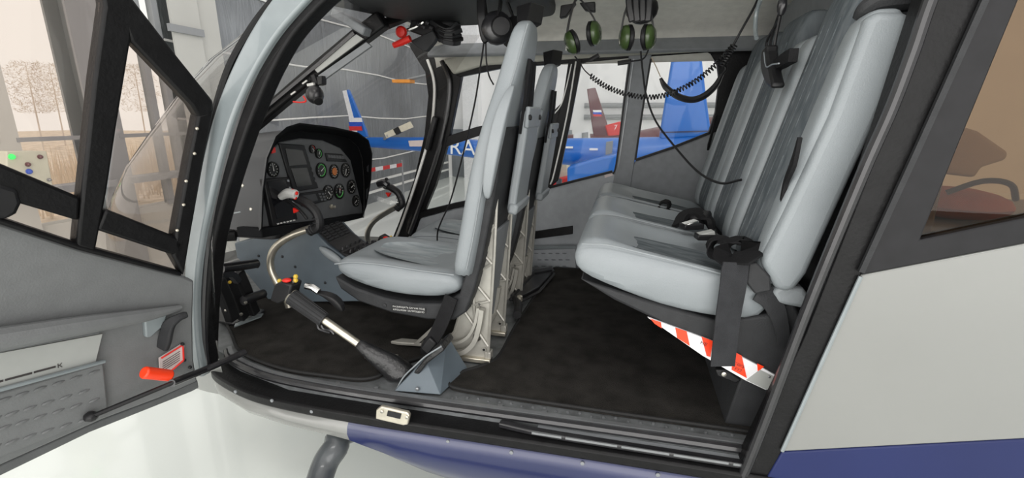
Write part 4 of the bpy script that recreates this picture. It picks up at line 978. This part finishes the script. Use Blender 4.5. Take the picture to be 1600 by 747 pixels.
# ================================================================== COLLECTIVE LEVERS
L = empty('collective_lever', (-.6, .12, 0), 'metal collective lever with ribbed black grip and leather gaiter beside the near seat', 'lever')
YL = .125
def VL(px, py, dy=0): return V(px, py, Y=YL+dy)
MB().tube([VL(498,494), VL(572,546), VL(600,566)], .0115, 14).build('lever_tube', 'nickel', L)
ax = (VL(507,500)-VL(455,463))
MB().tube([VL(455,463), VL(507,500)], [.0235,.021], 18).build('twist_grip', 'shell', L)
for j in range(14):
    a = 2*math.pi*j/14; u = ax.normalized().cross(Vec((0,1,0))); w2 = ax.normalized().cross(u); off = (u*math.cos(a)+w2*math.sin(a))
    MB().tube([VL(457,464.5)+off*.0235, VL(505,498.6)+off*.0212], .0016, 5).build('grip_rib', 'black', L)
MB().lathe(VL(455,463), ax, [(.0225,-.003),(.026,0),(.0225,.003)], 18).build('grip_ring', 'nickel', L)
hb_ = MB(); hb_.prism(VS([(421,470),(428,445),(440,440),(456,446),(450,468),(434,476)], Y=YL-.02), (0,.05,0)); hb_.build('switch_box', 'black', L, bevel=.006)
MB().tube([VL(447,448), VL(459,462)], .014, 10).build('lever_neck', 'black', L)
MB().ball(VL(448,438,-.01), (.014,.012,.006), 10, 6).build('rocker', 'red', L)
for p in ((437,439),(462,432),(462,438)): MB().ball(VL(*p), (.007,.007,.007), 8, 5).build('switch_tip', 'yellow', L)
MB().tube([VL(462,432), VL(458,442)], .004, 6).build('switch_stem', 'nickel', L)
MB().tube([VL(478,447,.03), VL(488,449,.03), VL(498,456,.03)], .010, 10).build('side_knob', 'chrome', L)
MB().loft([rrect(VL(486,462).x, YL+.035, VL(486,462).z, .014, .014), rrect(VL(502,462).x, YL+.04, VL(502,468).z, .02, .016), rrect(VL(518,480).x, YL+.04, VL(518,484).z, .016, .014), rrect(VL(522,490).x, YL+.04, VL(524,496).z, .006, .006)]).build('grip_cover', 'black', L, sub=1)
for pts in (((495,500),(498,513),(508,518),(516,520)), ((500,504),(506,514),(516,516),(522,522))):
    MB().tube([VL(*p) for p in pts], .004, 6, 4).build('cable', 'black_satin', L)
# gaiter
def gring(c, d, r1, r2, n=14):
    d = Vec(d).normalized(); u = Vec((0,1,0)); u = (u-d*u.dot(d)).normalized(); w2 = d.cross(u)
    return [Vec(c)+u*math.cos(2*math.pi*j/n)*r1*(1+.06*math.sin(5*j))+w2*math.sin(2*math.pi*j/n)*r2*(1+.07*math.sin(3*j+1)) for j in range(n)]
ld = ax.normalized()
MB().loft([gring(VL(558,536), ld, .016, .016), gring(VL(566,541), ld, .0175, .0175), gring(VL(584,554), ld, .024, .026), gring(VL(604,566,.01), ld+Vec((0,0,-.1)), .030, .036), gring(VL(622,578,.02), ld+Vec((0,0,-.5)), .036, .042), gring(Vec((-.605,.135,.004)), (.2,0,-1), .045, .055)], cap=True).build('gaiter', 'gaiter', L, smooth=80, sub=1)
MB().prism(VS([(622,614),(640,590),(662,562),(688,538),(694,548),(668,568),(645,598),(632,617)], Y=.095), (0,.08,0)).build('gaiter_flap', 'gaiter', L, bevel=.004)
MB().tube(VS([(618,612),(630,590),(650,570),(666,556),(690,541)], Y=.085), .0022, 6, 5).build('gaiter_piping', 'leather', L)
BK = empty('floor_bracket', (-.53, .12, 0), 'grey painted wedge bracket on the floor edge behind the collective gaiter', 'bracket')
a_, b_, c_ = V(616,611,Z=.0), V(688,617,Z=.0), V(664,560,Y=.12)
MB().add([a_, b_, c_, b_+Vec((.03,.15,0)), c_+Vec((.03,.10,.03)), a_+Vec((0,.15,0))], [(0,1,2),(1,3,4,2),(0,2,4,5),(3,5,4),(0,5,3,1)]).build('wedge', 'grey_paint', BK, smooth=0, bevel=.002)
scatter('bracket_screw', scw, 'rivet', BK, [V(652,608,Y=.07)])
L2 = empty('collective_lever', (-.95, .79, 0), 'far collective lever head with red and yellow switches behind the near seat cushion', 'lever')
MB().tube([(-.55,.79,.06), V(604,376,Y=.79)], .012, 10).build('lever_tube', 'nickel', L2)
MB().box(V(604,376,Y=.79), (.06,.05,.03), Matrix.Rotation(.5, 3, 'Y')).build('switch_box', 'black', L2, bevel=.005)
MB().ball(V(603,372,Y=.77), (.014,.01,.007), 8, 5).build('rocker', 'red', L2)
for p in ((596,374),(611,370)): MB().ball(V(*p, Y=.77), (.006,.006,.006), 8, 5).build('switch_tip', 'yellow', L2)

# ================================================================== PEDALS
PE = empty('rudder_pedals', (-1.35, .35, 0), 'black rudder pedal assembly with foot tubes in front of the near seat', 'pedals')
PX = -1.33
for (tp, arm, foot, cap) in (([(345,420),(372,416),(400,412)], [(350,424),(362,450),(374,480),(382,497)], [(366,488),(384,500),(412,489),(396,482)], (401,412)),
                      ([(380,470),(396,464),(411,459)], [(372,425),(384,452),(392,475),(398,490)], [(384,500),(412,489),(405,486),(380,496)], (412,459))):
    MB().tube(VS(tp, X=PX+.03), .017, 12).build('foot_tube', 'black_satin', PE)
    MB().ball(V(*cap, X=PX+.03), (.012,.012,.018), 10, 6).build('tube_cap', 'black_satin', PE)
    MB().ribbon(VS(arm, X=PX), (0,1,0), .036, .028, 3).build('pedal_arm', 'black', PE, bevel=.005)
MB().ribbon(VS([(340,438),(352,465),(364,500)], X=PX+.05), (0,1,0), .04, .03, 3).build('pedal_arm', 'black', PE, bevel=.005)
MB().ribbon(VS([(345,432),(360,428),(372,440)], X=PX+.04), (0,0,1), .02, .02, 3).build('linkage', 'black_satin', PE)
MB().prism(VS([(338,505),(366,510),(408,494),(414,488),(392,484),(345,490)], Z=.006), (0,0,.012)).build('base_plate', 'black_satin', PE, bevel=.003)
MB().prism(VS([(366,512),(408,496),(412,491),(404,492),(368,507)], Z=.02), (0,0,.004)).build('base_trim', 'silver', PE)
bolt = MB(); bolt.ball((0,0,0), (.006,.006,.006), 8, 5)
scatter('bolt', bolt, 'steel', PE, [V(a, b, X=PX+.055) for a, b in ((353,485),(384,473),(377,491),(337,486),(361,473))])
scatter('brass_bolt', bolt, 'yellow', PE, [V(359,441,X=PX+.055)])
tag(MB().tube(VS([(340,418),(360,412),(372,408)], X=-1.5), .012, 8).build('white_hose', 'dial_white'), 'short white tube glimpsed above the rudder pedals', 'tube')
tag(MB().ribbon([V(356,372,Y=.36), V(366,362,Y=.4), V(425,366,Y=.45), V(440,362,Y=.5)], (0,0,1), .03, .05, 3).build('air_duct', 'black', bevel=.008), 'black duct under the left end of the instrument panel', 'duct')

# ================================================================== COMPASS, OVERHEAD CONTROLS
CP = empty('compass', V(487,150,Y=.62), 'black standby compass hanging on the windscreen centre post', 'compass')
MB().tube(VS([(490,118),(494,128),(490,138)], Y=.64), .016, 8).build('mount', 'black', CP)
MB().ball(V(492,148,Y=.61), (.034,.03,.034), 14, 9).build('housing', 'black_satin', CP)
MB().lathe(V(497,157,Y=.60), (.6,-.5,-.5), [(.016,-.01),(.018,.0),(.016,.008),(.009,.009)], 14).build('lens_hood', 'black', CP)
MB().tube(VS([(474,150),(478,158),(470,160),(458,159)], Y=.62), .003, 6, 4).build('wire', 'red', CP)
MB().prism(VS([(479,131),(489,129),(490,133),(480,135)], Y=.605), (0,.01,0)).build('lamp_cap', 'dial_white', CP)
MB().prism(VS([(494,120),(503,118),(503,132),(496,134)], Y=.61), (0,.03,0)).build('clamp', 'black', CP, bevel=.003)
OV = empty('overhead_levers', V(650,50,Y=.85), 'red handled levers on a grey bracket under the overhead panel', 'lever')
MB().lathe(V(627,50,Y=.82), (.2,-1,-.1), [(.002,-.02),(.018,-.018),(.022,-.008),(.022,.004),(.016,.012),(.002,.014)], 18).build('lever_knob', 'red', OV)
MB().tube(VS([(634,48),(650,42),(662,34)], Y=.84), .007, 8).build('lever_rod', 'chrome', OV)
MB().tube(VS([(615,71),(628,66),(641,60)], Y=.80), [.011,.013,.013], 12).build('lever_handle', 'red', OV)
MB().prism(VS([(640,64),(676,47),(682,58),(678,66),(666,80),(660,80)], Y=.83), (0,.03,0)).build('bracket', 'shell', OV, bevel=.004)
MB().box(V(662,46,Y=.87), (.10,.05,.05), Matrix.Rotation(.35, 3, 'Y')).build('quadrant', 'black', OV, bevel=.006)
for p in ((654,38),(662,42),(668,36),(674,44)): MB().lathe(V(*p, Y=.83), (0,-1,0), [(.008,0),(.009,.008),(.004,.012)], 10).build('pivot_nut', 'black_satin', OV)
CBN = empty('cable_bundle', V(695,48,Y=.9), 'bunched black straps hanging under the overhead panel beside the red levers', 'straps')
for i in range(7):
    a = V(678+i*2, 34+i*3.5, Y=.88+.006*i); b = V(700, 46+i*3.2, Y=.86-.004*i); c = V(712+(i % 3)*3, 40+i*4, Y=.88)
    MB().ribbon([a, b, c], (0,1,.3), .05, .016, 4).build('strap', 'black' if i % 2 else 'shell', CBN, bevel=.005)
MB().ball(V(700,42,Y=.93), (.055,.05,.032), 12, 7).build('strap_fold', 'shell', CBN)

# ================================================================== HEADSETS
def earcup(parent, c, ax, r, m, pad='black'):
    ax = Vec(ax).normalized()
    cup = MB().lathe(c, ax, [(r*.2,.022),(r*.62,.020),(r*.9,.012),(r,.003),(r*.98,-.003)], 16); cup.build('ear_cup', m, parent)
    MB().lathe(c, ax, [(r*.9,-.003),(r*1.02,-.006),(r*1.02,-.016),(r*.8,-.022),(r*.4,-.02)], 16).build('ear_pad', pad, parent)
def headset(cL, cR, axL, axR, top, r, m, label, boom=None):
    cL, cR, top = Vec(cL), Vec(cR), Vec(top)
    h = empty('headset', (cL+cR)/2, label, 'headset', 'headsets hanging from the cabin roof')
    earcup(h, cL, axL, r, m); earcup(h, cR, axR, r, m)
    aL = cL+Vec(axL).normalized()*.02; aR = cR+Vec(axR).normalized()*.02
    MB().ribbon([aL, aL+(top-aL)*.5+Vec(axL).normalized()*.012, top, aR+(top-aR)*.5+Vec(axR).normalized()*.012, aR], (0,1,.1), .022, .006, 6).build('headband', 'black', h)
    MB().tube([aL+Vec((0,0,-.02)), aL, aL+(top-aL)*.5+Vec(axL).normalized()*.014], .003, 6, 4).build('yoke', 'chrome', h)
    MB().tube([aR+Vec((0,0,-.02)), aR, aR+(top-aR)*.5+Vec(axR).normalized()*.014], .003, 6, 4).build('yoke', 'chrome', h)
    if boom: MB().tube(boom[:-1], .003, 6, 5).build('microphone_boom', 'black', h); MB().tube(boom[-2:], .008, 8).build('microphone', 'black', h)
    return h
Yh = .86
h1 = headset(V(893,67,Y=Yh), V(929,52,Y=Yh), (-.85,-.25,-.35), (.95,-.2,.1), V(902,-2,Y=Yh), .043, 'green_cup', 'green headset with ear cups hanging apart below the roof lining', [V(898,88,Y=Yh), V(908,98,Y=Yh), V(922,94,Y=Yh), V(936,86,Y=Yh)])
MB().prism(VS([(876,8),(900,4),(884,26),(874,28)], Y=Yh), (0,.03,0)).build('headband_pad', 'black', h1, bevel=.004)
MB().prism(VS([(905,4),(930,2),(930,18),(914,16)], Y=Yh), (0,.03,0)).build('headband_pad', 'black', h1, bevel=.004)
h2 = headset(V(978,59,Y=.80), V(1014,58,Y=.80), (-.97,-.25,0), (.97,-.25,.0), V(996,-22,Y=.80), .042, 'green_cup', 'green headset with wrapped black headband hanging beside the cabin post', [V(1014,76,Y=.8), V(1005,92,Y=.8), V(985,96,Y=.8), V(965,99,Y=.8)])
MB().ball(V(1003,14,Y=.82), (.055,.045,.05), 14, 8).build('headband_pad', 'black', h2)
for i in range(4): MB().ribbon(VS([(982+i*11, -8), (984+i*10, 14), (988+i*8, 34)], Y=.775-.004*(i % 2)), (0,1,0), .014, .022, 4).build('band_fold', 'black_satin', h2, bevel=.004)
h3 = headset(V(776,43,Y=.62), V(806,52,Y=.70), (.25,-.95,.05), (.2,.9,0), V(786,-10,Y=.66), .052, 'black_satin', 'black headset hanging in front of the near seat headrest')
MB().lathe(V(783,42,Y=.60), (.3,-.95,.05), [(.03,0),(.034,.006),(.028,.012),(.01,.013)], 16).build('cup_cover', 'black', h3)
MB().ribbon(VS([(752,-5),(754,25),(758,55),(762,66)], Y=.62), (0,1,0), [.012,.04,.03,.012], .03, 4).build('microphone_arm', 'black', h3, bevel=.006)
h4 = empty('harness_connector', V(1205,100,X=.34), 'black cable connector with two cords hanging in front of the bench backrest', 'connector')
for pts in ([(1222,10),(1208,50),(1202,78)], [(1222,10),(1212,60),(1210,76)], [(1218,30),(1200,60),(1197,80)]):
    MB().tube([V(a, b, X=.36) for a, b in pts], .004, 6, 4).build('cord', 'black', h4)
MB().ball(V(1222,9,X=.36), (.012,.012,.025), 10, 6).build('plug', 'black_satin', h4)
MB().ribbon([V(a, b, X=.35) for a, b in ((1203,74),(1202,95),(1208,118),(1216,135))], (0,1,0), [.045,.055,.04,.012], .03, 4).build('connector_body', 'black', h4, bevel=.006)
MB().ribbon([V(a, b, X=.36) for a, b in ((1210,106),(1225,95),(1240,86))], (0,0,1), [.02,.03,.03], .02, 3).build('strap', 'webbing', h4)
MB().tube([V(a, b, X=.335) for a, b in ((1194,82),(1197,104),(1206,101),(1217,99))], .002, 6, 3).build('piping', 'leather', h4)
MB().tube([V(a, b, X=.34) for a, b in ((1188,0),(1182,20),(1180,45),(1182,60))], .006, 8, 4).build('roof_trim', 'silver', H)

# ------------------------------------------------------------------ coiled cords and hanging wires
def coil(pts, r, pitch, wire, n=6):
    P = catmull(pts, 10); L_ = [0]
    for a, b in zip(P, P[1:]): L_.append(L_[-1]+(b-a).length)
    tot = L_[-1]; turns = tot/pitch; ns = int(turns*8); out = []; u = None; j = 0
    for i in range(ns+1):
        s = tot*i/ns
        while j < len(L_)-2 and L_[j+1] < s: j += 1
        t = (s-L_[j])/max(L_[j+1]-L_[j], 1e-6); p = P[j].lerp(P[j+1], t); T = (P[j+1]-P[j]).normalized()
        u0 = Vec((0,1,0)) if u is None else u; u = (u0-T*u0.dot(T)).normalized(); w2 = T.cross(u); a = 2*math.pi*turns*i/ns
        out.append(p+(u*math.cos(a)+w2*math.sin(a))*r)
    m = MB(); m.tube(out, wire, 4); return m
k1 = empty('coiled_cord', V(990,150,Y=.92), 'long black coiled headset cord sagging across the far windows', 'cord')
coil(VS([(922,118),(945,134),(975,146),(1010,152),(1045,147),(1085,128),(1120,100),(1145,72)], Y=.92), .0085, .0115, .0027).build('coil', 'black', k1)
MB().tube(VS([(905,95),(912,108),(922,118)], Y=.92), .0025, 6, 4).build('cord_end', 'black', k1)
MB().tube([V(1145,72,Y=.92), V(1158,48,Y=.9), V(1178,12,Y=.86), V(1190,-15,Y=.82)], .004, 6, 4).build('cord_end', 'black', k1)
coil(VS([(1128,105),(1138,88),(1148,70)], Y=.9), .009, .009, .003).build('coil', 'black', k1)
k2 = empty('grab_strap', V(1070,150,Y=1.1), 'thick black curved hand strap hanging in front of the far rear window', 'strap')
MB().tube(VS([(1032,122),(1040,136),(1058,150),(1080,156),(1100,150),(1118,134),(1128,116)], Y=1.1), [.006,.012,.013,.013,.013,.012,.008], 8, 5).build('strap_tube', 'black_satin', k2)
MB().tube(VS([(1018,90),(1026,106),(1032,120)], Y=1.1), .002, 6).build('strap_wire', 'tan', k2)
MB().tube(VS([(1128,116),(1134,108),(1130,98)], Y=1.1), .006, 8, 3).build('strap_end', 'black', k2)
def wire(name, pts, r, label):
    o = MB().tube(pts, r, 6, 6).build(name, 'black', None, org=pts[0]); return tag(o, label, 'cord')
wire('hanging_wire', [V(1001,80,Y=.8), V(1004,110,Y=.8), V(1010,150,Y=.8), V(1025,190,Y=.8), V(1055,230,Y=.72), V(1090,268,Y=.62), V(1125,286,Y=.5), V(1158,281,Y=.42)], .0038, 'thin black wire curving from the headset down to the bench backrest')
wire('hanging_wire', [V(757,60,Y=.62), V(752,95,Y=.64), V(742,160,Y=.66), V(725,235,Y=.68), V(705,310,Y=.7), V(690,345,Y=.72), V(684,362,Y=.74), V(683,382,Y=.74)], .0032, 'long thin black wire hanging from the front headset to the far seat cushion')
wire('hanging_wire', [V(759,60,Y=.62), V(760,95,Y=.63), V(764,118,Y=.62), V(771,132,Y=.6)], .0028, 'short thin black wire hanging from the front headset to the near seat back')
# orange bag and pointed cover in the baggage bay
bp_ = V(1488, 316, Y=.30)
bgb = empty('baggage_bag', (bp_.x, .3, bp_.z-.055), 'orange bag lying behind the tinted rear window', 'bag')
MB().ball(bp_, (.10,.12,.035), 14, 8).build('bag_body', 'bag_orange', bgb)
MB().tube([bp_+Vec(p) for p in ((-.05,-.06,.03),(0,-.08,.06),(.05,-.08,.055),(.08,-.06,.02))], .006, 8, 4).build('bag_handle', 'black', bgb)
MB().box((bp_.x+.35, .38, bp_.z-.046), (1.0, .5, .02)).build('bay_shelf', 'liner', H)
cq = VS([(1440,268),(1480,190),(1530,205),(1578,238),(1574,250),(1535,262),(1525,278)], Y=.46)
cvr = tag(MB().prism(cq, (0,.16,0)).build('canvas_cover', 'tan', None, bevel=.03, seg=4, org=cq[0]), 'tan folded canvas cover with a pointed end behind the tinted rear window', 'cover')
